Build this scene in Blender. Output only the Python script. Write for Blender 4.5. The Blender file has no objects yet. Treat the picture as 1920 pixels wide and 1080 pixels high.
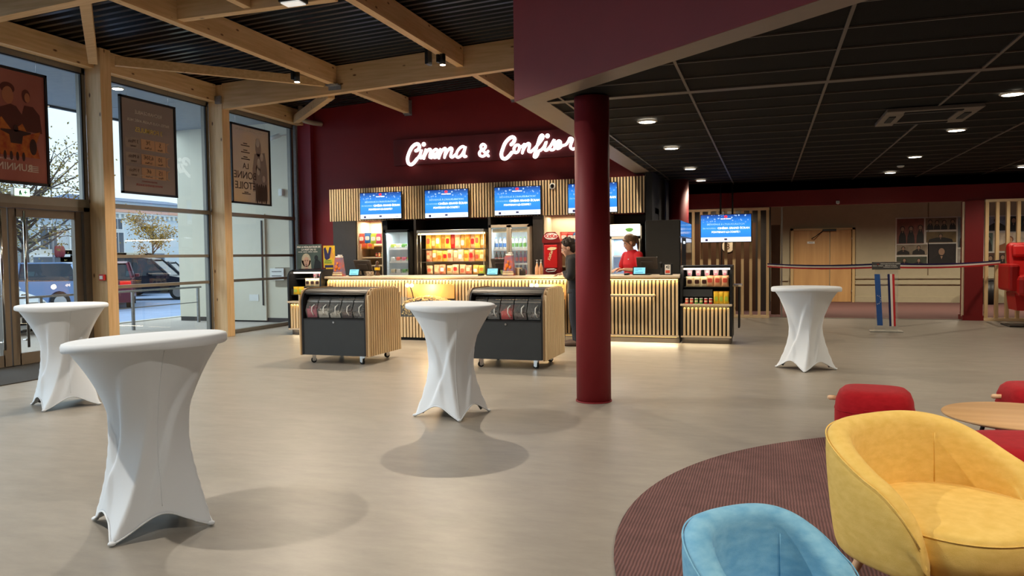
import bpy, bmesh, math, random
from mathutils import Vector, Matrix, Euler
C = bpy.context.scene.collection
SC = bpy.context.scene
PI = math.pi
sin, cos, radians = math.sin, math.cos, math.radians
random.seed(7)

# ---------------------------------------------------------------- camera
EYE = Vector((0, 0, 1.43)); FPX = 1440.0
_D = Vector((477, 67, FPX)).normalized()
_A = Vector((-4410, 7, FPX))
_U = _A.cross(_D).normalized()
if _U.y < 0: _U = -_U
_X = _U.cross(_D).normalized()
if _X.x < 0: _X = -_X
ROT = Matrix((_X, _D, _U))          # world <- camera (right, up, forward)
cam = bpy.data.cameras.new('camera'); cam.lens = 27.0; cam.sensor_width = 36.0
cam.clip_start = 0.05; cam.clip_end = 400
co = bpy.data.objects.new('camera', cam); C.objects.link(co); SC.camera = co
_r, _u, _b = ROT @ Vector((1, 0, 0)), ROT @ Vector((0, 1, 0)), -(ROT @ Vector((0, 0, 1)))
co.matrix_world = Matrix(((_r.x, _u.x, _b.x, EYE.x), (_r.y, _u.y, _b.y, EYE.y), (_r.z, _u.z, _b.z, EYE.z), (0, 0, 0, 1)))

def at(px, py, x=None, y=None, z=None):
    """measured point of the photo carried to a known real plane of the place"""
    d = ROT @ Vector((px - 960, 540 - py, FPX))
    if z is not None: t = (z - EYE.z) / d.z
    elif y is not None: t = y / d.y
    else: t = x / d.x
    return EYE + d * t

# ---------------------------------------------------------------- colour management, world
SC.view_settings.view_transform = 'Standard'; SC.view_settings.look = 'None'
SC.view_settings.gamma = 1.0; SC.view_settings.use_curve_mapping = False
SC.view_settings.exposure = 0.35
SC.cycles.max_bounces = 8; SC.cycles.transparent_max_bounces = 12
SC.cycles.sample_clamp_indirect = 4.0; SC.cycles.caustics_reflective = False; SC.cycles.caustics_refractive = False
w = bpy.data.worlds.new('world'); SC.world = w; w.use_nodes = True
nt = w.node_tree; nt.nodes.clear()
tc = nt.nodes.new('ShaderNodeTexCoord'); ns = nt.nodes.new('ShaderNodeTexNoise'); ns.inputs['Scale'].default_value = 2.2
ns.inputs['Detail'].default_value = 5
mp = nt.nodes.new('ShaderNodeMapping'); mp.inputs['Scale'].default_value = (1, 1, 2.6)
cr = nt.nodes.new('ShaderNodeValToRGB'); cr.color_ramp.elements[0].position = .38; cr.color_ramp.elements[1].position = .66
cr.color_ramp.elements[0].color = (.66, .80, .92, 1); cr.color_ramp.elements[1].color = (.86, .93, .97, 1)
bg = nt.nodes.new('ShaderNodeBackground'); bg.inputs[1].default_value = 1.25
ou = nt.nodes.new('ShaderNodeOutputWorld')
for a_, b_ in ((tc.outputs['Generated'], mp.inputs[0]), (mp.outputs[0], ns.inputs['Vector']), (ns.outputs['Fac'], cr.inputs[0]), (cr.outputs[0], bg.inputs[0]), (bg.outputs[0], ou.inputs[0])): nt.links.new(a_, b_)

# the hidden low sun behind a veil of cloud : very soft cool daylight from the street side
sun = bpy.data.lights.new('veiled_sun', 'SUN'); sun.energy = 4.2; sun.angle = radians(70); sun.color = (.66, .83, 1)
so_ = bpy.data.objects.new('veiled_sun', sun); C.objects.link(so_); so_.location = (-20, 0, 12)
so_.rotation_euler = Vector((.86, .18, -.42)).to_track_quat('-Z', 'Y').to_euler()

# ---------------------------------------------------------------- materials
def lin(c):
    f = lambda v: (v / 255) / 12.92 if v / 255 <= .04045 else ((v / 255 + .055) / 1.055) ** 2.4
    return (f(c[0]), f(c[1]), f(c[2]), 1)
MATS = {}
def mat(name, c, rough=.6, metal=0, noise=0, scale=8, stretch=(1, 1, 1), emit=0, c2=None, bump=0, spec=.5, alpha=1, trans=0, bscale=None, detail=4, ior=1.45, sheen=0):
    if name in MATS: return MATS[name]
    m = bpy.data.materials.new(name); m.use_nodes = True; N = m.node_tree.nodes; L = m.node_tree.links
    p = N['Principled BSDF']; p.inputs['Base Color'].default_value = lin(c); p.inputs['Roughness'].default_value = rough
    p.inputs['Metallic'].default_value = metal; p.inputs['Specular IOR Level'].default_value = spec; p.inputs['IOR'].default_value = ior
    if sheen: p.inputs['Sheen Weight'].default_value = sheen
    t = N.new('ShaderNodeTexCoord'); mpn = N.new('ShaderNodeMapping'); mpn.inputs['Scale'].default_value = stretch
    L.new(t.outputs['Object'], mpn.inputs[0])
    nz = N.new('ShaderNodeTexNoise'); nz.inputs['Scale'].default_value = scale; nz.inputs['Detail'].default_value = detail
    L.new(mpn.outputs[0], nz.inputs['Vector'])
    if noise or c2:
        mx = N.new('ShaderNodeValToRGB'); a, b = mx.color_ramp.elements; a.position = .3; b.position = .7
        if c2: a.color = lin(c); b.color = lin(c2)
        else:
            a.color = tuple(v * (1 - noise) for v in lin(c)[:3]) + (1,); b.color = tuple(min(1, v * (1 + noise)) for v in lin(c)[:3]) + (1,)
        L.new(nz.outputs['Fac'], mx.inputs[0]); L.new(mx.outputs[0], p.inputs['Base Color'])
        if emit: L.new(mx.outputs[0], p.inputs['Emission Color'])
    elif emit: p.inputs['Emission Color'].default_value = lin(c)
    if emit: p.inputs['Emission Strength'].default_value = emit
    if bump:
        bn = N.new('ShaderNodeBump'); bn.inputs['Strength'].default_value = bump; bn.inputs['Distance'].default_value = .01
        if bscale:
            n2 = N.new('ShaderNodeTexNoise'); n2.inputs['Scale'].default_value = bscale; L.new(mpn.outputs[0], n2.inputs['Vector']); L.new(n2.outputs['Fac'], bn.inputs['Height'])
        else: L.new(nz.outputs['Fac'], bn.inputs['Height'])
        L.new(bn.outputs[0], p.inputs['Normal'])
    if alpha < 1: p.inputs['Alpha'].default_value = alpha
    if trans: p.inputs['Transmission Weight'].default_value = trans
    MATS[name] = m; return m
def glass(name, tint=(1, 1, 1), refl=1.0, rough=0.0, ior=1.5, body=0.0, bodycol=(1, 1, 1)):
    """thin pane: transparent with fresnel mirror reflection"""
    if name in MATS: return MATS[name]
    m = bpy.data.materials.new(name); m.use_nodes = True; N = m.node_tree.nodes; L = m.node_tree.links; N.clear()
    o = N.new('ShaderNodeOutputMaterial'); t = N.new('ShaderNodeBsdfTransparent'); t.inputs[0].default_value = tuple(tint) + (1,)
    g = N.new('ShaderNodeBsdfGlossy'); g.inputs['Roughness'].default_value = rough; fr = N.new('ShaderNodeFresnel'); fr.inputs[0].default_value = ior
    mu = N.new('ShaderNodeMath'); mu.operation = 'MULTIPLY'; mu.inputs[1].default_value = refl; L.new(fr.outputs[0], mu.inputs[0])
    ge = N.new('ShaderNodeNewGeometry'); iv = N.new('ShaderNodeMath'); iv.operation = 'SUBTRACT'; iv.inputs[0].default_value = 1; L.new(ge.outputs['Backfacing'], iv.inputs[1])
    m3 = N.new('ShaderNodeMath'); m3.operation = 'MULTIPLY'; L.new(mu.outputs[0], m3.inputs[0]); L.new(iv.outputs[0], m3.inputs[1]); mu = m3
    mx = N.new('ShaderNodeMixShader'); L.new(mu.outputs[0], mx.inputs[0]); L.new(t.outputs[0], mx.inputs[1]); L.new(g.outputs[0], mx.inputs[2])
    if body:
        d = N.new('ShaderNodeBsdfDiffuse'); d.inputs[0].default_value = tuple(bodycol) + (1,); m2 = N.new('ShaderNodeMixShader'); m2.inputs[0].default_value = body
        L.new(mx.outputs[0], m2.inputs[1]); L.new(d.outputs[0], m2.inputs[2]); L.new(m2.outputs[0], o.inputs[0])
    else: L.new(mx.outputs[0], o.inputs[0])
    MATS[name] = m; return m
def wood(name, c, c2, axis='x', scale=3, rough=.55, knots=True):
    if name in MATS: return MATS[name]
    m = bpy.data.materials.new(name); m.use_nodes = True; N = m.node_tree.nodes; L = m.node_tree.links
    p = N['Principled BSDF']; p.inputs['Roughness'].default_value = rough
    t = N.new('ShaderNodeTexCoord'); mpn = N.new('ShaderNodeMapping'); k = .07
    mpn.inputs['Scale'].default_value = {'x': (k, 1, 1), 'y': (1, k, 1), 'z': (1, 1, k)}[axis]
    L.new(t.outputs['Object'], mpn.inputs[0])
    nz = N.new('ShaderNodeTexNoise'); nz.inputs['Scale'].default_value = scale * 8; nz.inputs['Detail'].default_value = 6; L.new(mpn.outputs[0], nz.inputs['Vector'])
    r = N.new('ShaderNodeValToRGB'); r.color_ramp.elements[0].position = .3; r.color_ramp.elements[1].position = .7
    r.color_ramp.elements[0].color = lin(c2); r.color_ramp.elements[1].color = lin(c); L.new(nz.outputs['Fac'], r.inputs[0])
    last = r.outputs[0]
    if knots:
        m2 = N.new('ShaderNodeMapping'); m2.inputs['Scale'].default_value = {'x': (.45, 1, 1), 'y': (1, .45, 1), 'z': (1, 1, .45)}[axis]; L.new(t.outputs['Object'], m2.inputs[0])
        v = N.new('ShaderNodeTexVoronoi'); v.inputs['Scale'].default_value = 5.0; L.new(m2.outputs[0], v.inputs['Vector'])
        r2 = N.new('ShaderNodeValToRGB'); r2.color_ramp.elements[0].position = .05; r2.color_ramp.elements[1].position = .10
        r2.color_ramp.elements[0].color = (.22, .13, .08, 1); r2.color_ramp.elements[1].color = (1, 1, 1, 1); L.new(v.outputs['Distance'], r2.inputs[0])
        mm = N.new('ShaderNodeMix'); mm.data_type = 'RGBA'; mm.blend_type = 'MULTIPLY'; mm.inputs['Factor'].default_value = 1
        L.new(last, mm.inputs[6]); L.new(r2.outputs[0], mm.inputs[7]); last = mm.outputs[2]
    L.new(last, p.inputs['Base Color']); MATS[name] = m; return m

# ---------------------------------------------------------------- mesh helpers
class M:
    def __init__(s): s.bm = bmesh.new(); s.mi = 0
    def _f(s, vs, smooth=False):
        try: f = s.bm.faces.new(vs)
        except ValueError: return None
        f.material_index = s.mi; f.smooth = smooth; return f
    def box(s, x0, x1, y0, y1, z0, z1, bev=0, T=None):
        v = [s.bm.verts.new((x, y, z)) for x in (x0, x1) for y in (y0, y1) for z in (z0, z1)]
        fs = [s._f([v[i] for i in q]) for q in ((0, 1, 3, 2), (4, 6, 7, 5), (0, 4, 5, 1), (2, 3, 7, 6), (0, 2, 6, 4), (1, 5, 7, 3))]
        if T is not None: bmesh.ops.transform(s.bm, matrix=T, verts=v)
        if bev:
            es = {e for f in fs for e in f.edges}
            bmesh.ops.bevel(s.bm, geom=list(es), offset=bev, segments=2, affect='EDGES', profile=.5, material=-1)
        return s
    def beam(s, p0, p1, w, h, up=(0, 0, 1), bev=0):
        """bar from p0 to p1 (centre line), w wide, h along up"""
        p0, p1 = Vector(p0), Vector(p1); d = (p1 - p0); l = d.length; d.normalize(); up = Vector(up)
        side = d.cross(up).normalized(); u = side.cross(d).normalized()
        T = Matrix(((d.x, side.x, u.x, p0.x), (d.y, side.y, u.y, p0.y), (d.z, side.z, u.z, p0.z), (0, 0, 0, 1)))
        return s.box(0, l, -w / 2, w / 2, -h / 2, h / 2, bev, T)
    def prism(s, pts, axis, a, b, smooth=False):
        """closed 2D outline pts extruded along axis from a to b. axis x: pts=(y,z); y: (x,z); z: (x,y)"""
        mk = {'x': lambda p, t: (t, p[0], p[1]), 'y': lambda p, t: (p[0], t, p[1]), 'z': lambda p, t: (p[0], p[1], t)}[axis]
        A = [s.bm.verts.new(mk(p, a)) for p in pts]; B = [s.bm.verts.new(mk(p, b)) for p in pts]
        n = len(pts)
        for i in range(n): s._f([A[i], A[(i + 1) % n], B[(i + 1) % n], B[i]], smooth)
        s._f(A[::-1]); s._f(B); return s
    def tube(s, path, r, seg=8, cap=True, closed=False, flat=1.0):
        path = [Vector(p) for p in path]; n = len(path); rings = []
        rr = r if isinstance(r, (list, tuple)) else [r] * n
        pn = None
        for i, p in enumerate(path):
            if closed: d = path[(i + 1) % n] - path[i - 1]
            else: d = path[min(i + 1, n - 1)] - path[max(i - 1, 0)]
            if d.length < 1e-9: d = Vector((0, 0, 1))
            d.normalize()
            if pn is None:
                a = Vector((0, 0, 1)) if abs(d.z) < .9 else Vector((1, 0, 0)); u = d.cross(a).normalized()
            else:
                u = pn - d * pn.dot(d)
                u = u.normalized() if u.length > 1e-6 else d.orthogonal().normalized()
            pn = u; v = d.cross(u)
            rings.append([s.bm.verts.new(p + (u * cos(2 * PI * k / seg) + v * sin(2 * PI * k / seg) * flat) * rr[i]) for k in range(seg)])
        m = n if closed else n - 1
        for i in range(m):
            A, B = rings[i], rings[(i + 1) % n]
            for k in range(seg): s._f([A[k], A[(k + 1) % seg], B[(k + 1) % seg], B[k]], True)
        if cap and not closed: s._f(rings[0][::-1]); s._f(rings[-1])
        return s
    def cyl(s, x, y, z0, z1, r, seg=24, r2=None):
        r2 = r if r2 is None else r2
        A = [s.bm.verts.new((x + r * cos(2 * PI * k / seg), y + r * sin(2 * PI * k / seg), z0)) for k in range(seg)]
        B = [s.bm.verts.new((x + r2 * cos(2 * PI * k / seg), y + r2 * sin(2 * PI * k / seg), z1)) for k in range(seg)]
        for k in range(seg): s._f([A[k], A[(k + 1) % seg], B[(k + 1) % seg], B[k]], True)
        s._f(A[::-1]); s._f(B); return s
    def lathe(s, prof, x=0, y=0, z=0, seg=24, cap=True):
        R = [[s.bm.verts.new((x + r * cos(2 * PI * k / seg), y + r * sin(2 * PI * k / seg), z + h)) for k in range(seg)] for r, h in prof]
        for A, B in zip(R, R[1:]):
            for k in range(seg): s._f([A[k], A[(k + 1) % seg], B[(k + 1) % seg], B[k]], True)
        if cap: s._f(R[0][::-1]); s._f(R[-1])
        return s
    def loft(s, rings, cap=True, smooth=True):
        """rings: list of lists of points, same count"""
        R = [[s.bm.verts.new(p) for p in r] for r in rings]; n = len(R[0])
        for A, B in zip(R, R[1:]):
            for k in range(n): s._f([A[k], A[(k + 1) % n], B[(k + 1) % n], B[k]], smooth)
        if cap: s._f(R[0][::-1]); s._f(R[-1])
        return s
    def ball(s, c, r, seg=14, sc=(1, 1, 1), T=None):
        m = Matrix.Translation(c) @ (T or Matrix.Identity(4)) @ Matrix.Diagonal((sc[0], sc[1], sc[2], 1)); nr = max(4, seg // 2)
        top, bot = s.bm.verts.new(m @ Vector((0, 0, r))), s.bm.verts.new(m @ Vector((0, 0, -r))); R = []
        for i in range(1, nr):
            e = PI * i / nr; R.append([s.bm.verts.new(m @ Vector((r * sin(e) * cos(2 * PI * k / seg), r * sin(e) * sin(2 * PI * k / seg), r * cos(e)))) for k in range(seg)])
        for k in range(seg):
            k1 = (k + 1) % seg; s._f([top, R[0][k], R[0][k1]], True); s._f([bot, R[-1][k1], R[-1][k]], True)
            for A, B in zip(R, R[1:]): s._f([A[k], B[k], B[k1], A[k1]], True)
        return s
    def quad(s, a, b, c, d): s._f([s.bm.verts.new(p) for p in (a, b, c, d)]); return s
    def poly(s, pts): s._f([s.bm.verts.new(p) for p in pts]); return s
    def mesh(s, me, T):
        """append an existing mesh transformed by T"""
        n0 = len(s.bm.verts); s.bm.from_mesh(me); s.bm.verts.ensure_lookup_table()
        bmesh.ops.transform(s.bm, matrix=T, verts=s.bm.verts[n0:])
        return s
    def ob(s, name, mt, parent=None, local=False, origin=None, smooth=False, norm=True):
        bm = s.bm
        if norm: bmesh.ops.recalc_face_normals(bm, faces=bm.faces)
        if smooth:
            for f in bm.faces: f.smooth = True
        off = Vector((0, 0, 0))
        if parent is not None and not local: off = wloc(parent)
        if parent is None and not local:
            if origin is not None: off = Vector(origin)
            elif bm.verts:
                xs = [v.co for v in bm.verts]
                off = Vector(((min(v.x for v in xs) + max(v.x for v in xs)) / 2, (min(v.y for v in xs) + max(v.y for v in xs)) / 2, min(v.z for v in xs)))
        if off.length: bmesh.ops.translate(bm, vec=-off, verts=bm.verts)
        me = bpy.data.meshes.new(name); bm.to_mesh(me); bm.free()
        for q in (mt if isinstance(mt, (list, tuple)) else [mt]): me.materials.append(q)
        o = bpy.data.objects.new(name, me); C.objects.link(o)
        if parent is not None: o.parent = parent
        else: o.location = off
        return o
def wloc(o):
    v = Vector((0, 0, 0))
    while o is not None: v = v + o.location; o = o.parent
    return v
def tag(o, label, cat, group=None, kind=None):
    o['label'] = label; o['category'] = cat
    if group: o['group'] = group
    if kind: o['kind'] = kind
    return o
def thing(name, label, cat, loc=(0, 0, 0), rz=0, group=None):
    o = bpy.data.objects.new(name, None); C.objects.link(o); o.location = loc; o.rotation_euler = (0, 0, rz); o.empty_display_size = .1
    return tag(o, label, cat, group)
def struct(name, m, mt): o = m.ob(name, mt); o['kind'] = 'structure'; return o
def kids(o): return [c for c in C.objects if c.parent == o]
def dup(root, loc=None, rz=None, label=None, group=None):
    def cp(o, par):
        c = o.copy(); C.objects.link(c); c.parent = par
        for k in kids(o): cp(k, c)
        return c
    r = cp(root, None)
    if loc is not None: r.location = loc
    if rz is not None: r.rotation_euler = (0, 0, rz)
    if label: r['label'] = label
    if group: r['group'] = group
    return r
def tmesh(txt, size, extrude=.0015, bold=0.0, shear=0.0, spacing=1.0, align='CENTER'):
    cu = bpy.data.curves.new('t', 'FONT'); cu.body = txt; cu.size = size; cu.extrude = extrude; cu.offset = bold; cu.shear = shear
    cu.space_character = spacing; cu.align_x = align; cu.align_y = 'CENTER'; cu.resolution_u = 3
    o = bpy.data.objects.new('t', cu)
    me = bpy.data.meshes.new_from_object(o); bpy.data.objects.remove(o); bpy.data.curves.remove(cu); return me
def text(m, txt, size, pos, right=(1, 0, 0), up=(0, 0, 1), **k):
    """letters laid on a plane at pos; right/up axes"""
    me = tmesh(txt, size, **k); r, u = Vector(right), Vector(up); n = r.cross(u)
    T = Matrix(((r.x, u.x, n.x, pos[0]), (r.y, u.y, n.y, pos[1]), (r.z, u.z, n.z, pos[2]), (0, 0, 0, 1)))
    n0 = len(m.bm.faces); m.mesh(me, T); m.bm.faces.ensure_lookup_table()
    for f in m.bm.faces[n0:]: f.material_index = m.mi
    bpy.data.meshes.remove(me); return m
def spot(loc, tgt, e, col=(1, .92, .82), ang=120, blend=.6, r=.04):
    l = bpy.data.lights.new('spot_light', 'SPOT'); l.energy = e; l.color = col; l.spot_size = radians(ang); l.spot_blend = blend; l.shadow_soft_size = r
    o = bpy.data.objects.new('spot_light', l); C.objects.link(o); o.location = loc
    o.rotation_euler = (Vector(tgt) - Vector(loc)).to_track_quat('-Z', 'Y').to_euler(); return o
def area(loc, rot, sx, sy, e, col=(1, .8, .5)):
    l = bpy.data.lights.new('area_light', 'AREA'); l.shape = 'RECTANGLE'; l.size = sx; l.size_y = sy; l.energy = e; l.color = col
    o = bpy.data.objects.new('area_light', l); C.objects.link(o); o.location = loc; o.rotation_euler = rot; return o

# palette
RED = mat('red_wall_paint', (116, 18, 22), .6, noise=.05, scale=3)
REDC = mat('red_column_paint', (136, 30, 38), .6, noise=.03, scale=3)
GLU = {a: wood('glulam_' + a, (222, 190, 146), (200, 164, 116), a) for a in 'xyz'}
PINE = {a: wood('pine_slat_' + a, (238, 214, 174), (220, 190, 144), a, knots=False) for a in 'xyz'}
PINEK = wood('pine_batten_z', (232, 205, 158), (214, 182, 132), 'z')
PALE = mat('pale_laminate', (214, 196, 170), .4, noise=.03)
BLACK = mat('black_metal', (22, 22, 24), .45, noise=.1)
BLK2 = mat('black_backing', (14, 13, 14), .8, noise=.1)
ANTH = mat('anthracite_board', (52, 55, 57), .5, noise=.04)
DGREY = mat('dark_grey_panel', (62, 57, 54), .4, noise=.06)
BRONZE = mat('bronze_aluminium', (112, 102, 90), .4, metal=.2, noise=.04)
ALU = mat('brushed_aluminium', (176, 172, 166), .3, metal=.8, noise=.04, stretch=(1, 1, 12))
STEEL = mat('polished_steel', (205, 205, 205), .15, metal=1, noise=.03)
GALV = mat('galvanised_steel', (150, 152, 155), .4, metal=.7, noise=.15, scale=30)
WHITE = mat('white_enamel', (232, 232, 228), .4, noise=.02)
WALLB = mat('beige_wall_paint', (176, 166, 140), .7, noise=.03)
GREYR = mat('grey_ceiling_metal', (120, 108, 98), .5, noise=.04)
LAMP = mat('lamp_diffuser', (255, 240, 214), .5, emit=14)
LEDM = mat('led_strip', (255, 206, 120), .5, emit=2.2)
GLS = glass('window_glass', (.93, .96, .95), 1.0)
ACR = glass('clear_acrylic', (.95, .96, .96), 1.3, body=.07, bodycol=(.8, .82, .82))
RUB = mat('black_rubber', (18, 18, 18), .7, noise=.1)
# ================================================================ LIGHTS OF THE ROOM
DL = [(-1.29, 8.85), (-1.29, 11.2), (-1.29, 14.05), (-1.29, 16.4), (2.26, 8.65), (2.26, 10.97), (2.26, 13.8), (2.26, 16.4), (4.45, 16.3)]
DLX = [(2.26, 6.3), (2.26, 4.3), (4.6, 4.3), (4.6, 8.65), (4.6, 11.5)]     # those above the frame
for (x, y) in DL + DLX:
    spot((x, y, 2.90), (x, y, 0), 84, (1, .85, .65), 150, .8, .07)
TRK = [(-4.68, 10.9, 4.30), (-7.12, 10.7, 4.20), (-4.85, 2.3, 4.25), (-4.9, 6.7, 4.2), (-7.0, 5.9, 4.15), (-8.6, 3.4, 4.1), (.5, .9, 4.7), (3.2, 1.2, 4.75)]
for i, p in enumerate(TRK):
    spot(p, (p[0] + .4, p[1] - .6 if i < 2 else p[1] + .4, 0), (400, 380, 400, 270, 80, 90, 300, 300)[i], (1, .82, .60) if i < 2 else (1, .91, .78), 130, .5, .035)
BACKS = [(-8.5, 12.15, 4.42), (-7.35, 12.15, 4.42), (-5.75, 12.15, 4.48), (-4.15, 12.15, 4.54), (-2.7, 12.15, 4.58)]  # added spotlights, out of sight behind the crossbeam, to brighten the slat band
for p in BACKS: spot((p[0], p[1] + .05, p[2] - .03), (p[0], 14.3, 2.28), 300, (1, .82, .58), 32, 1.0, .04)
# back bar and counter
for x in (-7.85, -6.1, -4.9, -3.6, -2.5): spot((x, 13.75, 2.6), (x, 13.4, 0), 45, (1, .85, .62), 130, .8, .05)
for x, y in ((1.5, 20.8), (4.5, 20.8), (7.2, 20.8), (-1.6, 20.8)): spot((x, y, 2.7), (x, y + .3, 0), 210, (1, .86, .66), 150, .8, .06)
spot((-.9, 18.8, 2.68), (-1.0, 19.4, 0), 90, (1, .86, .66), 140, .8, .05)  # added lamp without a fitting, out of view, lifts the brown door
# ================================================================ FLOORS
flm = bpy.data.materials.new('grey_vinyl_floor'); flm.use_nodes = True
N, L = flm.node_tree.nodes, flm.node_tree.links; p = N['Principled BSDF']
t = N.new('ShaderNodeTexCoord'); mpn = N.new('ShaderNodeMapping'); mpn.inputs['Scale'].default_value = (1, 2.6, 1); L.new(t.outputs['Object'], mpn.inputs[0])
n1 = N.new('ShaderNodeTexNoise'); n1.inputs['Scale'].default_value = 3.5; n1.inputs['Detail'].default_value = 8; n1.inputs['Roughness'].default_value = .7; L.new(mpn.outputs[0], n1.inputs['Vector'])
r1 = N.new('ShaderNodeValToRGB'); r1.color_ramp.elements[0].position = .3; r1.color_ramp.elements[1].position = .75
r1.color_ramp.elements[0].color = lin((138, 132, 123)); r1.color_ramp.elements[1].color = lin((156, 149, 139)); L.new(n1.outputs['Fac'], r1.inputs[0]); L.new(r1.outputs[0], p.inputs['Base Color'])
n2 = N.new('ShaderNodeTexNoise'); n2.inputs['Scale'].default_value = 1.6; n2.inputs['Detail'].default_value = 6; L.new(mpn.outputs[0], n2.inputs['Vector'])
r2 = N.new('ShaderNodeMapRange'); r2.inputs['To Min'].default_value = .30; r2.inputs['To Max'].default_value = .46; L.new(n2.outputs['Fac'], r2.inputs[0]); L.new(r2.outputs[0], p.inputs['Roughness'])
struct('floor', M().box(-9.9, 10, -3, 17.72, -.1, 0), flm)
CARP = mat('plum_carpet', (104, 72, 68), .95, noise=.12, scale=60, bump=.4, bscale=300)
struct('floor', M().box(-9.9, 12, 17.72, 24.2, -.1, .004), CARP)
MATB = mat('entrance_mat', (54, 52, 50), .95, noise=.2, scale=90, bump=.5)
tag(M().box(-9.66, -8.35, 4.6, 8.9, 0, .012, .003).ob('entrance_mat', MATB), 'dark grey entrance mat on the floor inside the glass doors', 'mat')
# rug
rm = bpy.data.materials.new('ribbed_plum_rug'); rm.use_nodes = True; N, L = rm.node_tree.nodes, rm.node_tree.links; p = N['Principled BSDF']; p.inputs['Roughness'].default_value = .95
t = N.new('ShaderNodeTexCoord'); mpn = N.new('ShaderNodeMapping'); mpn.inputs['Rotation'].default_value = (0, 0, radians(0)); L.new(t.outputs['Object'], mpn.inputs[0])
wv = N.new('ShaderNodeTexWave'); wv.wave_type = 'BANDS'; wv.bands_direction = 'X'; wv.inputs['Scale'].default_value = 19; wv.inputs['Distortion'].default_value = 1.2; wv.inputs['Detail'].default_value = 2; L.new(mpn.outputs[0], wv.inputs['Vector'])
r1 = N.new('ShaderNodeValToRGB'); r1.color_ramp.elements[0].color = lin((92, 60, 60)); r1.color_ramp.elements[1].color = lin((134, 94, 90)); L.new(wv.outputs['Fac'], r1.inputs[0])
n1 = N.new('ShaderNodeTexNoise'); n1.inputs['Scale'].default_value = 9; L.new(t.outputs['Object'], n1.inputs['Vector'])
mm = N.new('ShaderNodeMix'); mm.data_type = 'RGBA'; mm.blend_type = 'MULTIPLY'; mm.inputs['Factor'].default_value = .5; L.new(r1.outputs[0], mm.inputs[6]); L.new(n1.outputs['Fac'], mm.inputs[7]); L.new(mm.outputs[2], p.inputs['Base Color'])
bn = N.new('ShaderNodeBump'); bn.inputs['Strength'].default_value = .5; bn.inputs['Distance'].default_value = .004; L.new(wv.outputs['Fac'], bn.inputs['Height']); L.new(bn.outputs[0], p.inputs['Normal'])
tag(M().cyl(1.968, 4.054, .001, .012, 2.70, 120).ob('rug', rm), 'big round plum rug with fine ribs under the tub chairs and red poufs', 'rug')

# ================================================================ CEILINGS AND UPPER WALLS
ZC = 2.937
def roofz(x): return 4.60 + .045 * (x + 9.75)
# corrugated black deck over the tall hall
DECK = mat('black_corrugated_deck', (10, 9, 8), .3, metal=.2, noise=.1)
m = M(); pitch = .17; y = -3.0; pr = []
while y < 14.7:
    pr += [(y, 0), (y + .06, 0), (y + .085, .06), (y + .145, .06)]; y += pitch
A = [m.bm.verts.new((-9.9, p_[0], roofz(-9.9) + p_[1])) for p_ in pr]; B = [m.bm.verts.new((10.1, p_[0], roofz(10.1) + p_[1])) for p_ in pr]
for i in range(len(pr) - 1): m._f([A[i], B[i], B[i + 1], A[i + 1]])
struct('ceiling', m, DECK)
# dropped tile ceiling (right)
TILE = mat('black_ceiling_tile', (9, 8, 7), .9, spec=.2, noise=.1, scale=20, bump=.2, bscale=120)
Q = [(-2.34, 7.24), (1.9, 3.68), (10, 3.68), (10, 17.7), (-2.34, 17.7)]
ceil = struct('ceiling', M().prism([(-2.05, 7.33), (2.15, 3.8), (10, 3.8), (10, 17.7), (-2.05, 17.7)], 'z', ZC + .012, ZC + .06), TILE)
g = M()
def edge_x(y):          # x of the inner grid edge at depth y
    return -2.05 if y >= 7.33 else -2.05 + (7.33 - y) * 4.2 / 3.53
for k in range(0, 8):
    x = -1.89 + 1.2 * k
    if x > 9.5: break
    y0 = 7.33 - (x + 2.05) * 3.53 / 4.2 if x < 2.15 else 3.8
    g.box(x - .012, x + .012, max(y0, 3.8), 17.7, ZC - .001, ZC + .02)
for k in range(-6, 18):
    y = 7.43 + .57 * k
    if y < 3.9 or y > 17.6: continue
    hw = .055 if k == 0 else .0075
    g.box(edge_x(y), 10, y - hw, y + hw, ZC - (.002 if k == 0 else .0005), ZC + .02)
GRID = mat('grey_ceiling_grid', (76, 68, 60), .5, noise=.05)
g.ob('ceiling_grid', GRID, ceil)
# smooth grey soffit border along the bulkhead
bd = M(); bd.prism([(-2.34, 7.24), (1.9, 3.68), (2.15, 3.8), (-2.05, 7.33)], 'z', ZC - .002, ZC + .05)
bd.prism([(-2.34, 7.24), (-2.05, 7.33), (-2.05, 17.7), (-2.34, 17.7)], 'z', ZC - .002, ZC + .05)
bd.ob('soffit_border', GREYR, ceil)
# red bulkhead standing above the soffit edge
struct('wall_bulkhead', M().prism([(-2.35, 7.235), (1.95, 3.62), (10, 3.62), (10, 3.8), (2.05, 3.8), (-2.2, 7.36), (-2.2, 14.6), (-2.35, 14.6)], 'z', ZC, 5.7), RED)
struct('ceiling', M().prism([(-2.05, 7.40), (2.10, 3.85), (10, 3.85), (10, 17.7), (-2.05, 17.7)], 'z', ZC + .08, ZC + .2), BLK2)
# back (sign) wall
YS = 14.6
struct('wall_sign', M().prism([(-9.75, 2.19), (-2.2, 2.19), (-2.2, 5.2), (-9.75, 5.2)], 'y', YS, YS + .18), RED)
struct('wall_sign_left', M().box(-9.75, -8.72, YS, YS + .18, 0, 2.19), RED)
struct('wall_pilaster', M().box(-9.72, -9.34, 14.48, YS, 0, 4.5), mat('red_pilaster_daylit', (126, 34, 50), .5, noise=.04))  # lighter, cooler red puts the daylight on this face into the colour
struct('trim_1', M().box(-9.74, -9.66, 14.42, 14.48, 0, 4.3), GALV)
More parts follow.
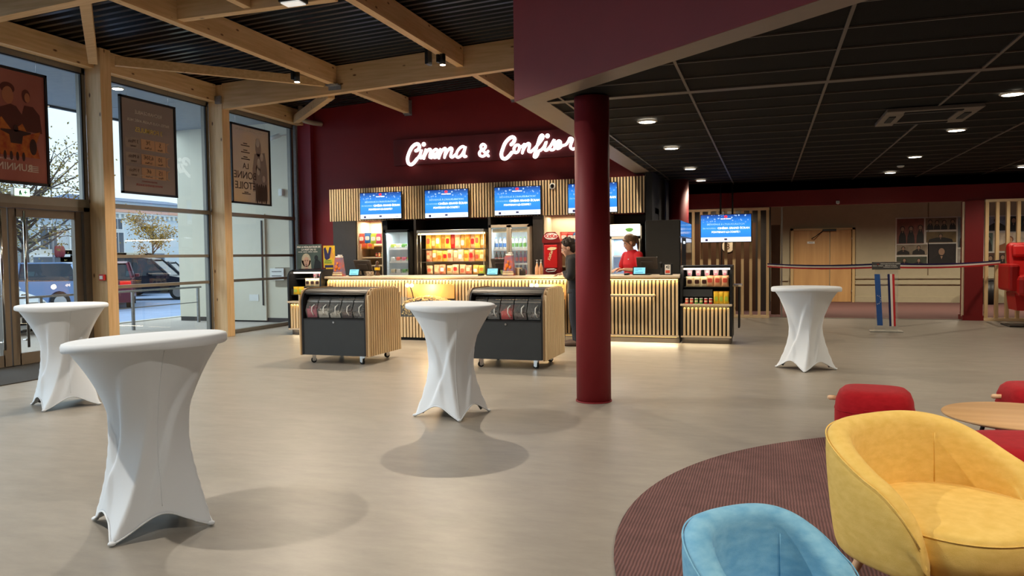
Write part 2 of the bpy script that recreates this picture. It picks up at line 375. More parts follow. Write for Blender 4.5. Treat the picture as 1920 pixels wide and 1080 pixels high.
# recess behind the bar
struct('wall_bar_back', M().box(-8.75, -2.0, 15.15, 15.25, 0, 2.3), DGREY)
struct('wall_bar_left', M().box(-8.78, -8.72, YS + .18, 15.2, 0, 2.3), DGREY)
struct('ceiling', M().box(-8.75, -2.0, YS + .1, 15.2, 2.19, 2.3), BLK2)
struct('wall_bar_right', M().box(-2.12, -2.0, 14.3, 17.7, 0, 2.95), BLK2)
# far red header wall and pilaster
YF = 17.7
struct('wall_far_header', M().box(-2.0, 10, YF, YF + .15, 2.42, 3.0), RED)
struct('wall_far_pilaster', M().box(3.81, 4.14, YF - .06, YF + .3, 0, 2.42), RED)
struct('wall_far_left', M().box(-2.0, -1.72, YF, YF + .15, 0, 2.42), RED)
struct('baseboard_far', M().box(3.78, 4.16, YF - .08, YF + .3, 0, .1), RED)
struct('trim_2', M().box(3.775, 3.81, YF - .02, YF + .05, .08, 2.40), PALE)
struct('trim_3', M().box(.30, .335, YF + .1, YF + .16, .0, 2.41), ALU)
struct('trim_4', M().box(-1.9, 10, YF - .02, YF + .03, 0, .012), ALU)
# corridor behind
struct('wall_corridor', M().box(-4, 12, 23.5, 23.65, 0, 2.95), WALLB)
struct('wall_corridor_left', M().box(-4.1, -4, YF, 23.6, 0, 2.95), BLK2)
struct('ceiling', M().box(-4.1, 12, YF, 23.6, 2.75, 2.95), mat('corridor_ceiling', (96, 84, 68), .8, noise=.05))
struct('wall_corridor_right', M().box(11.9, 12, YF, 23.6, 0, 2.95), WALLB)
struct('baseboard_corridor', M().box(2.36, 11.9, 23.46, 23.5, 0, .16), WALLB)
for i, z in enumerate((.53, .69)): struct('trim_%d' % (5 + i), M().box(2.36, 11.9, 23.45, 23.5, z - .035, z + .035, .01), WALLB)
struct('trim_7', M().box(-1.9, .6, 23.45, 23.5, .6, .72), WALLB)
struct('trim_8', M().box(4.18, 4.2, 23.485, 23.5, .75, 2.75), mat('panel_joint', (120, 106, 84), .8))
# side walls out of frame that close the room
struct('wall_right', M().box(10, 10.15, -3, 17.9, 0, 5.7), RED)
struct('wall_behind', M().box(-9.9, 10, -3.15, -3, 0, 5.7), mat('warm_white_wall', (196, 182, 166), .7, noise=.03))
# roof side strips
struct('wall_fascia', M().box(-9.9, -9.76, -3, 14.7, 4.28, 4.9), GALV)

# ================================================================ GLAZED WALL (left)
XW = -9.75
posts_y = [-2.15, .5, 3.3, 6.35, 9.12, 11.80, 14.45]
FR = mat('grey_window_frame', (132, 128, 120), .4, metal=.4, noise=.04)
FRD = mat('black_gasket', (20, 20, 20), .5)
wn = 0
def pane(name, y0, y1, z0, z1):
    o = M().box(XW - .012, XW + .0, y0, y1, z0, z1).ob(name, GLS); return o
for b in range(len(posts_y) - 1):
    ya, yb = posts_y[b] + .09, posts_y[b + 1] - .09
    if b == 3: continue
    wn += 1
    w_ = M(); w_.box(XW - .06, XW + .06, ya, ya + .06, .03, 4.28).box(XW - .06, XW + .06, yb - .06, yb, .03, 4.28)
    w_.box(XW - .06, XW + .06, ya, yb, .0, .07).box(XW - .06, XW + .06, ya, yb, 4.22, 4.30)
    for z, h in ((2.28, .035),): w_.box(XW - .06, XW + .07, ya, yb, z - h, z + h)
    for z, h in ((1.49, .025), (1.01, .025)): w_.box(XW - .05, XW + .05, ya, yb, z - h, z + h)
    win = struct('window_%d' % wn, w_, FR)
    gk = M().box(XW + .03, XW + .062, yb - .085, yb - .06, .07, 4.22).box(XW + .03, XW + .062, ya, yb, 4.20, 4.215)
    gk.ob('window_gasket', FRD, win)
    M().box(XW - .012, XW, ya + .04, yb - .04, .06, 4.24).ob('window_pane', GLS, win)
# entrance door bay : transom window above, two doors below
ya, yb = 6.44, 9.03
wn += 1
w_ = M().box(XW - .06, XW + .06, ya, ya + .06, 2.3, 4.28).box(XW - .06, XW + .06, yb - .06, yb, 2.3, 4.28).box(XW - .06, XW + .06, ya, yb, 4.22, 4.30).box(XW - .07, XW + .08, ya, yb, 2.22, 2.34)
win = struct('window_%d' % wn, w_, FR)
M().box(XW + .03, XW + .062, yb - .085, yb - .06, 2.34, 4.22).box(XW + .03, XW + .062, ya, yb, 4.20, 4.215).ob('window_gasket', FRD, win)
M().box(XW - .012, XW, ya + .04, yb - .04, 2.3, 4.24).ob('window_pane', GLS, win)
fr = struct('trim_9', M().box(XW - .07, XW + .08, yb - .12, yb, 0, 2.22).box(XW - .07, XW + .08, ya, ya + .12, 0, 2.22).box(XW - .07, XW + .08, ya, yb, 2.16, 2.22), BRONZE)
def glass_door(n, y0, y1, hy):
    d = M().box(XW - .03, XW + .04, y0, y0 + .12, .01, 2.155, .004).box(XW - .03, XW + .04, y1 - .12, y1, .01, 2.155, .004)
    d.box(XW - .03, XW + .04, y0 + .1, y1 - .1, 2.04, 2.155).box(XW - .03, XW + .04, y0 + .1, y1 - .1, .01, .17)
    o = struct('door_%d' % n, d, BRONZE)
    M().box(XW - .006, XW + .006, y0 + .1, y1 - .1, .15, 2.06).ob('door_pane', GLS, o)
    for z in (1.49, 1.01): pass
    h = M().tube([(XW + .12, hy, .25), (XW + .12, hy, 2.12)], .018, 12)
    for z in (.35, 2.0): h.tube([(XW + .03, hy, z), (XW + .12, hy, z)], .012, 8)
    h.ob('pull_bar', STEEL, o); M().cyl(0, 0, 0, .02, .03, 16).ob('door_lock', STEEL, o, local=True).location = (.045, (y0 + y1) / 2 * 0 + (hy - wloc(o).y), .95)
    return o
glass_door(1, 7.73, 8.90, 7.90)
glass_door(2, 6.56, 7.71, 7.55)
# ================================================================ TIMBER FRAME
PW = {4: 'timber post beside the entrance doors with a red call point', 5: 'timber post between the second and third window bays'}
for i, y in enumerate(posts_y):
    if y > 14: continue
    x0 = -9.68
    if i < 3: lab = ('timber post nearest the back wall behind the camera', 'timber post second from the back, out of frame', 'timber post third from the back, out of frame')[i]
    elif i == 3: lab = 'timber post on the near side of the entrance doors'
    else: lab = PW[i]
    tag(M().box(x0, x0 + .30, y - .10, y + .10, 0, roofz(x0) - .02, .004).ob('timber_post', GLU['z']), lab, 'post')
# header beams over each bay
hl = {0: 'header beam over the window bay furthest back behind the camera', 1: 'header beam over the second bay behind the camera', 2: 'header beam over the bay before the doors', 3: 'timber header beam above the entrance door bay', 4: 'timber header beam above the price-list poster', 5: 'timber header beam above the pale poster by the red wall'}
for b in range(len(posts_y) - 1):
    ya, yb = posts_y[b] + .1, posts_y[b + 1] - (.1 if b < 5 else -.02)
    tag(M().box(-9.66, -9.50, ya, yb, 4.29, roofz(-9.6) - .01, .003).ob('timber_beam', GLU['y']), hl[b], 'beam')
def rafter(y, x0, x1, lab, dep=.46, w=.14, dz=0):
    m = M(); A = [(x, y + s, roofz(x) - .01 - q) for x in (x0, x1) for s in (-w / 2, w / 2) for q in (0, dep)]
    v = [m.bm.verts.new(a) for a in A]
    for q in ((0, 1, 3, 2), (4, 6, 7, 5), (0, 4, 5, 1), (2, 3, 7, 6), (0, 2, 6, 4), (1, 5, 7, 3)): m._f([v[i] for i in q])
    return tag(m.ob('timber_beam', GLU['x']), lab, 'beam')
rafter(11.78, -9.38, -2.36, 'long timber crossbeam running from the second post to the red bulkhead')
rafter(6.62, -9.38, -1.75, 'timber crossbeam nearest the camera, cut by the top of the frame')
def purlin(x, y0, y1, lab, dep=.33, w=.12):
    return tag(M().box(x - w / 2, x + w / 2, y0, y1, roofz(x) - dep, roofz(x) - .012, .003).ob('timber_joist', GLU['y']), lab, 'joist')
JX = (-7.06, -4.72)
purlin(JX[0], 6.70, 11.70, 'left timber joist between the two crossbeams')
purlin(JX[1], 6.70, 11.70, 'right timber joist between the two crossbeams, carrying a black spotlight')
purlin(JX[0], 11.86, 14.50, 'short timber joist ending at the red wall left of the white sign')
purlin(JX[1], 11.86, 14.50, 'short timber joist ending at the red wall above the ampersand of the sign')
for x in JX: purlin(x, -2.9, 6.54, 'left timber joist behind the camera' if x < -6 else 'right timber joist behind the camera')
# bracket shoes
sh = M()
for k, x in enumerate(JX):
    z = roofz(x)
    tag(M().box(x - .075, x + .075, 14.50, 14.595, z - .35, z - .08).box(x - .085, x + .085, 14.585, 14.597, z - .37, z - .05).ob('joist_shoe', GALV), ('steel shoe holding the left short joist to the red wall', 'steel shoe holding the right short joist to the red wall')[k], 'bracket')
tag(M().box(-7.16, -6.92, 11.60, 11.70, roofz(-7) - .36, roofz(-7) - .335).box(-7.16, -6.92, 11.69, 11.705, roofz(-7) - .42, roofz(-7) - .335).ob('joist_shoe', GALV), 'steel plate under the left joist where it meets the long crossbeam', 'bracket')
tag(M().box(-9.50, -9.38, 11.66, 11.705, 4.24, 4.38).ob('corner_plate', GALV), 'small grey steel plate at the top of the second timber post', 'bracket')
# trimmer frame between the joists, cut by the top of the frame
tag(M().box(JX[0] + .06, JX[1] - .06, 7.94, 8.06, roofz(-6) - .34, roofz(-7) - .03, .003).ob('timber_trimmer', GLU['x']), 'short timber trimmer between the joists at the top of the frame', 'joist')
tag(M().box(-6.00, -5.90, 6.70, 7.93, roofz(-6) - .32, roofz(-7) - .03, .003).ob('timber_trimmer', GLU['y']), 'stub of timber meeting the trimmer from the near side', 'joist')
# flat diagonal braces
def brace(p0, p1, lab, h=.14, w=.08):
    return tag(M().beam(p0, p1, w, h, bev=.003).ob('timber_brace', wood('brace_wood', (216, 184, 138), (196, 160, 112), 'x')), lab, 'brace')
brace((-9.33, 9.25, 4.43), (-7.20, 11.62, 4.43), 'long thin diagonal timber brace from the post to the long crossbeam')
brace((-9.33, 8.85, 4.37), (-7.20, 6.75, 4.37), 'diagonal timber brace leaning over the entrance doors', .16, .12)
brace((-7.25, 11.93, 4.30), (-9.44, 14.12, 4.36), 'short diagonal timber brace near the corner with the red wall', .16, .12)
# pipe
PIPE = mat('grey_pvc_pipe', (168, 160, 148), .4, noise=.03)
tag(M().tube([(-9.32, 14.1, 4.62), (-9.32, 14.1, 4.45), (-9.32, 14.12, 4.38), (-9.29, 14.2, 4.33), (-9.2, 14.4, 4.31), (-9.12, 14.585, 4.31)], .05, 14).ob('drain_pipe', PIPE), 'grey plastic drain pipe bending into the red wall', 'pipe')
# round red columns
t = thing('column', 'tall dark red round column standing in front of the snack counter', 'column', (-1.60, 7.33, 0))
M().cyl(-1.60, 7.33, .0, ZC, .168, 64).ob('shaft', REDC, t); M().cyl(-1.60, 7.33, 0, .012, .176, 64).ob('foot_ring', REDC, t)
t = thing('column', 'red round column half hidden behind the tall dark fridge cabinet', 'column', (-1.72, 16.2, 0))
M().cyl(-1.72, 16.2, 0, ZC, .2, 40).ob('shaft', REDC, t); M().cyl(-1.72, 16.2, 0, .012, .21, 40).ob('foot_ring', REDC, t)

# ================================================================ CEILING FITTINGS
RIM = mat('white_lamp_rim', (200, 194, 180), .4)
dl_lab = ['nearest downlight in the row above the red column', 'second downlight in the row above the counter', 'third downlight in the row above the counter', 'furthest downlight in the left row, near the wall screen',
          'large downlight at the right edge of the frame', 'downlight just behind the ceiling cassette', 'third downlight in the right row of the black ceiling', 'furthest downlight in the right row of the black ceiling', 'small downlight at the far right above the slatted screen']
def downlight(x, y, lab):
    t = thing('downlight', 'glowing round recessed ' + lab, 'ceiling light', (x, y, ZC - .03), 0, 'recessed downlights in the black tiled ceiling')
    M().lathe([(.115, .03), (.115, .022), (.095, .014), (.092, .028)], x, y, ZC - .03, 28, cap=False).ob('rim', RIM, t)
    M().cyl(x, y, ZC - .012, ZC - .004, .093, 28).ob('diffuser', LAMP, t)
for (x, y), l in zip(DL, dl_lab): downlight(x, y, l)
for k, (x, y) in enumerate(DLX): downlight(x, y, ('downlight above the frame over the far pouf', 'downlight above the frame over the yellow chair', 'downlight out of frame right of the chairs', 'downlight out of frame on the right, near', 'downlight out of frame on the right, far',)[k])
def track_spot(loc, lab, tgt=(0, -.3, -1), stem=False):
    x, y, z = loc; t = thing('spotlight', lab, 'spotlight', (x, y, z - .07), 0, 'black spotlights on the timber joists')
    M().tube([(x, y, z + .02), (x, y, z + .18)], .045, 16).ob('lamp_body', BLACK, t)
    M().cyl(x, y, z + .012, z + .022, .04, 20).ob('lamp_face', LAMP, t)
    if stem: M().tube([(x, y, z + .17), (x, y, roofz(x) + .01)], .012).ob('stem', BLACK, t)
    M().box(x - .09, x - .05, y - .04, y + .04, z + .06, z + .26).tube([(x - .06, y, z + .12), (x, y, z + .12)], .012).ob('bracket', BLACK, t)
for p_, l in zip(TRK, ('black cylinder spotlight hanging at the end of the right joist', 'black spotlight hanging beside the left joist end', 'black spotlight behind the camera near', 'black spotlight above the frame on the right joist', 'black spotlight above the frame on the left joist', 'black spotlight behind the camera left', 'black spotlight high above the blue tub chair', 'black spotlight high above and right of the camera')):
    track_spot((p_[0], p_[1], p_[2] + .02), l, stem=p_[0] > -4.5 or p_[0] < -8)
for p_, l in zip(BACKS, ('leftmost', 'second', 'middle', 'fourth', 'rightmost')): track_spot(p_, l + ' unseen black spotlight added behind the long crossbeam to brighten the slat band', stem=True)
tag(M().box(JX[1] - .12, JX[1] - .07, 10.6, 10.75, 4.3, 4.62).ob('spotlight_driver', BLACK), 'black driver box fixed to the joist beside the spotlight', 'fitting')
t = thing('ceiling_speaker', 'white faced black box lamp hanging by the trimmer at the top edge', 'ceiling light', (-5.24, 7.84, 4.36))
M().box(-5.38, -5.1, 7.74, 7.93, 4.40, 4.50, .004).ob('housing', BLACK, t); M().box(-5.36, -5.12, 7.76, 7.91, 4.385, 4.402).ob('diffuser', mat('soft_white_diffuser', (238, 236, 230), .5, emit=.5), t)
# ceiling cassette
t = thing('air_conditioner', 'square grey cassette air conditioner set into the black ceiling', 'air conditioner', (1.68, 9.6, ZC - .04))
CAS = mat('cassette_grey', (92, 84, 76), .5, noise=.05)
m = M(); m.box(1.22, 2.14, 9.1, 9.32, ZC - .035, ZC + .005, .006).box(1.22, 2.14, 9.88, 10.1, ZC - .035, ZC + .005, .006).box(1.22, 1.42, 9.32, 9.88, ZC - .035, ZC + .005, .006).box(1.94, 2.14, 9.32, 9.88, ZC - .035, ZC + .005, .006)
m.ob('panel', CAS, t); m = M()
for k in range(16): m.box(1.43, 1.93, 9.335 + k * .034, 9.35 + k * .034, ZC - .03, ZC - .01)
m.box(1.42, 1.94, 9.32, 9.88, ZC - .008, ZC + .004); m.ob('grille', BLK2, t)
for y0, y1, x0, x1 in ((9.17, 9.25, 1.4, 1.96), (9.95, 10.03, 1.4, 1.96), (9.4, 9.8, 1.28, 1.35), (9.4, 9.8, 2.01, 2.08)): M().box(x0, x1, y0, y1, ZC - .045, ZC - .034, .004).ob('louvre', BLK2, t)
tag(M().lathe([(.06, .03), (.06, .012), (.035, 0)], 2.26, 15.2, ZC - .03, 20).ob('smoke_detector', WHITE), 'small pale smoke detector on the black ceiling between two downlights', 'detector')
# small sensor on the far header
tag(M().box(1.40, 1.47, 17.66, 17.7, 2.44, 2.5, .006).ball((1.435, 17.66, 2.45), .025).ob('motion_sensor', WHITE), 'tiny white motion sensor on the red header over the opening', 'sensor')
# exit sign over the door, call point on the post
t = thing('exit_sign', 'glowing pale green exit sign lamp above the entrance doors', 'exit sign', (-9.62, 7.86, 2.30))
M().box(-9.66, -9.6, 7.74, 7.98, 2.31, 2.43, .006).ob('housing', WHITE, t); M().box(-9.602, -9.594, 7.75, 7.97, 2.32, 2.42).ob('sign_face', mat('exit_green', (200, 255, 216), .5, emit=1.4), t)
m = M().box(-9.594, -9.592, 7.81, 7.85, 2.35, 2.36)
for (yy, zz, a, b) in ((7.83, 2.385, .008, .008), (7.825, 2.365, .012, .018), (7.82, 2.345, .006, .016), (7.84, 2.345, .006, .016)): m.box(-9.594, -9.591, yy - a, yy + a, zz - b, zz + b)
m.box(-9.594, -9.591, 7.88, 7.93, 2.365, 2.375).box(-9.594, -9.591, 7.90, 7.91, 2.345, 2.395); m.ob('pictogram', mat('sign_green', (30, 140, 70), .5), t)
t = thing('call_point', 'small red fire call point with white face on the timber post', 'fire alarm', (-9.33, 9.02, 1.12))
cpx, cpy = -9.45, 9.0
M().box(cpx - .045, cpx + .045, 8.975, 9.03, 1.13, 1.22, .004).ob('housing', mat('alarm_red', (190, 20, 26), .35), t); M().box(cpx - .028, cpx + .028, 8.97, 8.976, 1.15, 1.2).ob('call_plate', WHITE, t)
# ================================================================ HIGH TABLES IN STRETCH COVERS
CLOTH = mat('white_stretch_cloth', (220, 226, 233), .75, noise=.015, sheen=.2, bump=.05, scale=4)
def table(cx, cy, foot_px, lab, twist=.9, fold=1.0, tilt=0.0, H=.985):
    t = thing('high_table', lab, 'table', (cx, cy, 0), 0, 'round high tables under white stretch covers')
    f = at(foot_px[0], foot_px[1], z=0); a0 = math.atan2(f.y - cy, f.x - cx)
    R = .395; dH = H - .972; NS, NZ = 96, 44; rings = []
    rf = .352; gap = .105
    for j in range(NZ + 1):
        u = j / NZ; ring = []
        for k in range(NS):
            th = 2 * PI * k / NS
            rel = (th - a0) % (PI / 2); rel = min(rel, PI / 2 - rel) / (PI / 4)        # 0 at a foot, 1 midway
            zb = gap * (math.sin(rel * PI / 2) ** 1.1)                                 # arch of the hem
            z = zb + (H - zb) * u
            v = z / H
            # waist profile
            c = min(1, max(0, (v - .0) / 1.0))
            wr = .195
            if v < .5: base = wr + (rf - wr) * ((.5 - v) / .5) ** 1.55
            else: base = wr + (R - wr) * ((v - .5) / .5) ** 1.75
            # corner sharpening (stretched over four legs), turning with height
            s = (1 - v) ** .8 if v < .97 else 0
            ph = a0 + twist * min(v, .62) * (1 if v < .97 else 1)
            rl = (th - ph) % (PI / 2); rl = min(rl, PI / 2 - rl)
            sq = cos(PI / 4) / cos(PI / 4 - rl)                                         # square cross-section, 1 at corner
            rr = base * (1 - s * .92 * (1 - sq))
            # tension folds running diagonally
            vs = math.sin(min(1, v) * PI) ** .8
            d1 = ((th - a0 - .25 - 1.7 * v + PI / 4) % (PI / 2)) - PI / 4
            rr += fold * .013 * math.tanh(d1 / .045) * math.exp(-(d1 / .42) ** 2) * vs * (1 if v < .7 else max(0, (1 - v) / .3))
            d2 = ((th - a0 + .35 + 1.2 * v + PI / 2) % PI) - PI / 2
            rr -= fold * .008 * math.tanh(d2 / .05) * math.exp(-(d2 / .5) ** 2) * vs
            rr += .004 * fold * sin(3 * th + 7 * v) * math.sin(v * PI)
            ring.append((cx + rr * cos(th), cy + rr * sin(th), z + .004 + tilt * rr * cos(th) * v))
        rings.append(ring)
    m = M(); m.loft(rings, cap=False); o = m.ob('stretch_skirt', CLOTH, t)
    so = o.modifiers.new('thick', 'SOLIDIFY'); so.thickness = .003; so.offset = -1
    # hem cord and foot pockets
    hem = [(cx + (rings[0][k][0] - cx) * 1.004, cy + (rings[0][k][1] - cy) * 1.004, rings[0][k][2] + .004) for k in range(NS)]
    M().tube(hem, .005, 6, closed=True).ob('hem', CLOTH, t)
    for k in range(4):
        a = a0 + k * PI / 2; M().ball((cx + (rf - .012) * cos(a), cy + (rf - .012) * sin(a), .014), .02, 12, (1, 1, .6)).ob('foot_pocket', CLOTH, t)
    # elastic top cap
    n = 96; cap = []
    for r, z in ((R + .003, .942), (R + .010, .948), (R + .011, .972), (R + .006, .986), (R - .01, .992), (R - .05, .993)):
        cap.append([(cx + (r + (.002 * sin(5 * 2 * PI * k / n + cx) if z < .95 else 0)) * cos(2 * PI * k / n), cy + r * sin(2 * PI * k / n), z + dH + (.008 * sin(2 * 2 * PI * k / n + 1 + cy) if z < .95 else 0) + tilt * r * cos(2 * PI * k / n)) for k in range(n)])
    m = M(); m.loft(cap, cap=False); m._f([m.bm.verts.new(p) for p in cap[-1]]); bmesh.ops.remove_doubles(m.bm, verts=m.bm.verts, dist=1e-5)
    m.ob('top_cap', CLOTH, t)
    # underneath: the folding frame that carries the cover
    m = M()
    for k in range(4):
        a = a0 + k * PI / 2; b = a + PI * .9
        m.tube([(cx + .27 * cos(a), cy + .27 * sin(a), .03), (cx + .05 * cos(a + .6), cy + .05 * sin(a + .6), .45), (cx + .10 * cos(b), cy + .10 * sin(b), .9)], .012, 8)
    m.cyl(cx, cy, .90, .92, .30, 40); m.ob('folding_frame', GALV, t)
    ks = int(round((math.atan2(-cy, -cx) % (2 * PI)) / (2 * PI) * NS + 3)) % NS
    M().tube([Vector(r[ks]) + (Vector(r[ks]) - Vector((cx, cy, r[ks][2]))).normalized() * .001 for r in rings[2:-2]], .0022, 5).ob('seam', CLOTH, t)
    return t
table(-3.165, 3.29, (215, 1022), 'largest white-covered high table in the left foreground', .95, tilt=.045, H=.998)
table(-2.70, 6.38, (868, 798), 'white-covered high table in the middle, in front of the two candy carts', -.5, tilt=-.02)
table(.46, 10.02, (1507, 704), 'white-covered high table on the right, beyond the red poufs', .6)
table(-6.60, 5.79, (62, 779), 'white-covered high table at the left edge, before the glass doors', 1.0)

# ================================================================ SLATTED FRONTS
def slats(x0, x1, y, z0, z1, pitch=.0605, w=.0345, d=.03, cap=True):
    """row of round-topped battens, one surface"""
    m = M(); n = max(1, round((x1 - x0) / pitch)); p = (x1 - x0) / n
    for k in range(n):
        xc = x0 + (k + .5) * p; pts = [(xc - w / 2, z0), (xc + w / 2, z0)]
        if cap: pts += [(xc + w / 2 * cos(a), z1 - w / 2 + w / 2 * sin(a)) for a in [PI * q / 6 for q in range(7)]]
        else: pts += [(xc + w / 2, z1), (xc - w / 2, z1)]
        m.prism(pts, 'y', y - d, y)
    return m
YC = 12.30
# ---- long counter
ct = thing('snack_counter', 'long snack counter with lit vertical pine slats and pale top', 'counter', (-4.48, 12.75, 0))
cb = M().box(-7.66, -1.31, YC + .035, 13.1, .10, 1.03).ob('counter_body', BLK2, ct)
M().box(-7.66, -1.31, YC + .10, 13.0, 0, .10).ob('plinth', DGREY, ct)
M().box(-7.70, -1.29, YC - .02, 13.06, 1.04, 1.085, .012).ob('counter_top', PALE, ct)
slats(-7.66, -1.31, YC + .03, .135, 1.005).ob('slat_front', PINE['z'], ct)
M().box(-7.66, -1.31, YC - .015, YC + .10, .105, .13).ob('base_rail', PALE, ct)
M().box(-7.64, -1.33, YC + .032, YC + .036, 1.012, 1.022).ob('led_strip', LEDM, ct)
M().box(-7.6, -1.35, YC + .075, YC + .095, .092, .10).ob('floor_led_strip', LEDM, ct)
for k in range(4):
    x = -7.66 + 6.35 * (k + .5) / 4
    area((x, YC - .005, 1.034), (radians(14), 0, 0), 1.55, .03, 7.5, (1, .70, .28))
    area((x, YC + .05, .095), (radians(-18), 0, 0), 1.55, .03, 7, (1, .80, .50))
M().box(-3.0, -1.67, YC - .19, YC, .752, .785, .012).ob('bag_shelf', PALE, ct)
area((-2.3, YC - .05, .748), (0, 0, 0), 1.2, .06, .8, (1, .8, .5))
# ---- popcorn bins in the counter front
POP = mat('popcorn_yellow', (244, 216, 140), .8, c2=(214, 170, 84), scale=40, bump=.6, bscale=60)
BOARD = mat('orange_lit_birch_board', (226, 174, 106), .5, noise=.05)
def popcorn_bin(x0, x1, lab):
    t = thing('popcorn_bin', lab, 'popcorn display', ((x0 + x1) / 2, 12.1, 0), 0, 'popcorn bins set against the counter front')
    pts = [(x0 + .0, .70), (x1, .70), (x1, .90)] + [(x1 - .05 + .05 * cos(a), .90 + .05 * sin(a)) for a in (PI / 6, PI / 3, PI / 2)] + [(x0 + .25, .95), (x0, .95)]
    M().prism(pts, 'y', 12.20, 12.225).ob('back_board', BOARD, t)
    b = M().box(x0, x1, 11.92, 12.22, .40, .42).box(x0, x1, 11.92, 11.935, .0, .42).box(x0, x1, 12.2, 12.225, .0, .70).box(x0, x0 + .015, 11.92, 12.22, 0, .6).box(x1 - .015, x1, 11.92, 12.22, 0, .6)
    b.ob('bin_body', BLK2, t)
    slats(x0, x1, 11.92, .05, .40, cap=False).ob('slat_front', PINE['z'], t)
    M().box(x0, x1, 11.905, 11.912, .40, .74).ob('acrylic_front', ACR, t)
    # heaped popcorn
    m = M(); nx, ny = 44, 14; g = []
    for i in range(nx + 1):
        row = []
        for j in range(ny + 1):
            x = x0 + .02 + (x1 - x0 - .04) * i / nx; y = 11.94 + .25 * j / ny
            row.append(m.bm.verts.new((x, y, .60 + .10 * sin(i / nx * PI) + .05 * j / ny + random.uniform(-.012, .016))))
        g.append(row)
    for i in range(nx):
        for j in range(ny): m._f([g[i][j], g[i + 1][j], g[i + 1][j + 1], g[i][j + 1]], True)
    for k in range(700):
        fx = random.random(); x = x0 + .03 + (x1 - x0 - .06) * fx
        if random.random() < .5: m.ball((x, 11.925 + random.uniform(0, .012), random.uniform(.43, .60 + .09 * sin(fx * PI))), random.uniform(.009, .016), 6)
        else: m.ball((x, random.uniform(11.93, 12.19), .615 + .10 * sin(fx * PI) + random.uniform(0, .03)), random.uniform(.009, .017), 6)
    o = m.ob('popcorn', POP, t, norm=False); o['kind'] = 'stuff'
    M().tube([(x0 + .12, 12.19, .70), (x0 + .12, 12.15, .80), (x0 + .1, 12.1, .93)], .01).ob('lamp_arm', BLACK, t)
    for dx in (0, .085): M().ball((x0 + .05 + dx, 12.1, .93), .032, 12).ob('bulb', mat('warm_bulb', (255, 232, 190), .5, emit=14), t)
    l = bpy.data.lights.new('bulb_light', 'POINT'); l.energy = 9; l.color = (1, .66, .30); l.shadow_soft_size = .05; o = bpy.data.objects.new('bulb_light', l); C.objects.link(o); o.location = ((x0 + x1) / 2, 12.05, .90)
    return t
popcorn_bin(-5.98, -5.10, 'lit popcorn bin with birch board between the two candy carts')
popcorn_bin(-3.72, -3.14, 'lit popcorn bin mostly hidden behind the right candy cart')

# ---- display cabinets at the counter ends
def side_profile(y0, y1, z0, z1, r=.2, back_r=None, n=8):
    pts = [(y0, z0)]
    for k in range(n + 1):
        a = PI - PI / 2 * k / n; pts.append((y0 + r + r * cos(a), z1 - r + r * sin(a)))
    br = r if back_r is None else back_r
    for k in range(n + 1):
        a = PI / 2 - PI / 2 * k / n; pts.append((y1 - br + br * cos(a), z1 - br + br * sin(a)))
    pts.append((y1, z0)); return pts
CUP = [mat('tub_cream', (214, 190, 196), .5, noise=.05), mat('tub_rose', (206, 172, 176), .5)]
def tub(x, y, z, lab, grp, k=0):
    t = thing('snack_tub', lab, 'tub', (x, y, z), 0, grp)
    M().lathe([(.034, 0), (.045, .105)], x, y, z, 18).ob('tub_body', CUP[k % 2], t)
    M().lathe([(.048, .105), (.048, .118), (.02, .121)], x, y, z, 18).ob('lid', mat('tub_lid', (190, 180, 190), .3), t)
    o = M().cyl(0, 0, 0, .001, .022, 16).ob('round_label', mat('tub_label', (176, 90, 110), .5), t, local=True); o.location = (0, -.0415, .055); o.rotation_euler = (radians(80), 0, 0)
    return t
def pouch(name, x, y, z, w, h, d, mats, lab, cat='bag', grp=None, rz=0, lean=0.0, top=None, blob=None, bands=None):
    """pillow-shaped packet standing or hanging, crimped top and bottom"""
    t = thing(name, lab, cat, (x, y, z), 0, grp); m = M(); nx, nz = 8, 10; rnd = random.Random(int((x * 91 + z * 37) * 1000) & 0xffff)
    def sh(u, v): return (max(0, 1 - (2 * u - 1) ** 4)) ** .7 * (max(0, 1 - abs(2 * v - 1) ** 3)) ** .8
    for side in (-1, 1):
        g = [[m.bm.verts.new(((u / nx - .5) * w * (1 - .05 * sin(v / nz * PI)), side * d / 2 * sh(u / nx, v / nz) + .0012 * side + rnd.uniform(-.002, .002) + lean * v / nz, v / nz * h)) for v in range(nz + 1)] for u in range(nx + 1)]
        for u in range(nx):
            for v in range(nz): m._f([g[u][v], g[u + 1][v], g[u + 1][v + 1], g[u][v + 1]], True)
    m.box(-w * .49, w * .49, -.002, .002, h * .965, h * 1.03); m.box(-w * .47, w * .47, -.002, .002, -.0, h * .04)
    m.ob('packet', mats[0], t, local=True)
    if len(mats) > 1:   # printed panel following the front of the packet
        q = M(); g = []
        for u in range(7):
            row = []
            for v in range(7):
                uu, vv = .2 + .6 * u / 6, (.3 if blob is None else blob) + .4 * v / 6
                r = math.hypot(u / 3 - 1, v / 3 - 1)
                if r > 1: s_ = 1 / r; uu = .5 + (uu - .5) * (.6 + .4 * s_); vv = (.5 if blob is None else blob + .2) + (vv - (.5 if blob is None else blob + .2)) * (.6 + .4 * s_)
                row.append(q.bm.verts.new(((uu - .5) * w * .98, -d / 2 * sh(uu, vv) - .0045 + lean * vv, vv * h)))
            g.append(row)
        for u in range(6):
            for v in range(6): q._f([g[u][v], g[u + 1][v], g[u + 1][v + 1], g[u][v + 1]], True)
        q.ob('printed_panel', mats[1], t, local=True)
    if len(mats) > 2:
        q = M().box(-w * .46, w * .46, -.004, -.0015, h * .95, h * 1.0); q.ob('header_strip', mats[2], t, local=True)
    t.rotation_euler = (0, 0, rz); return t
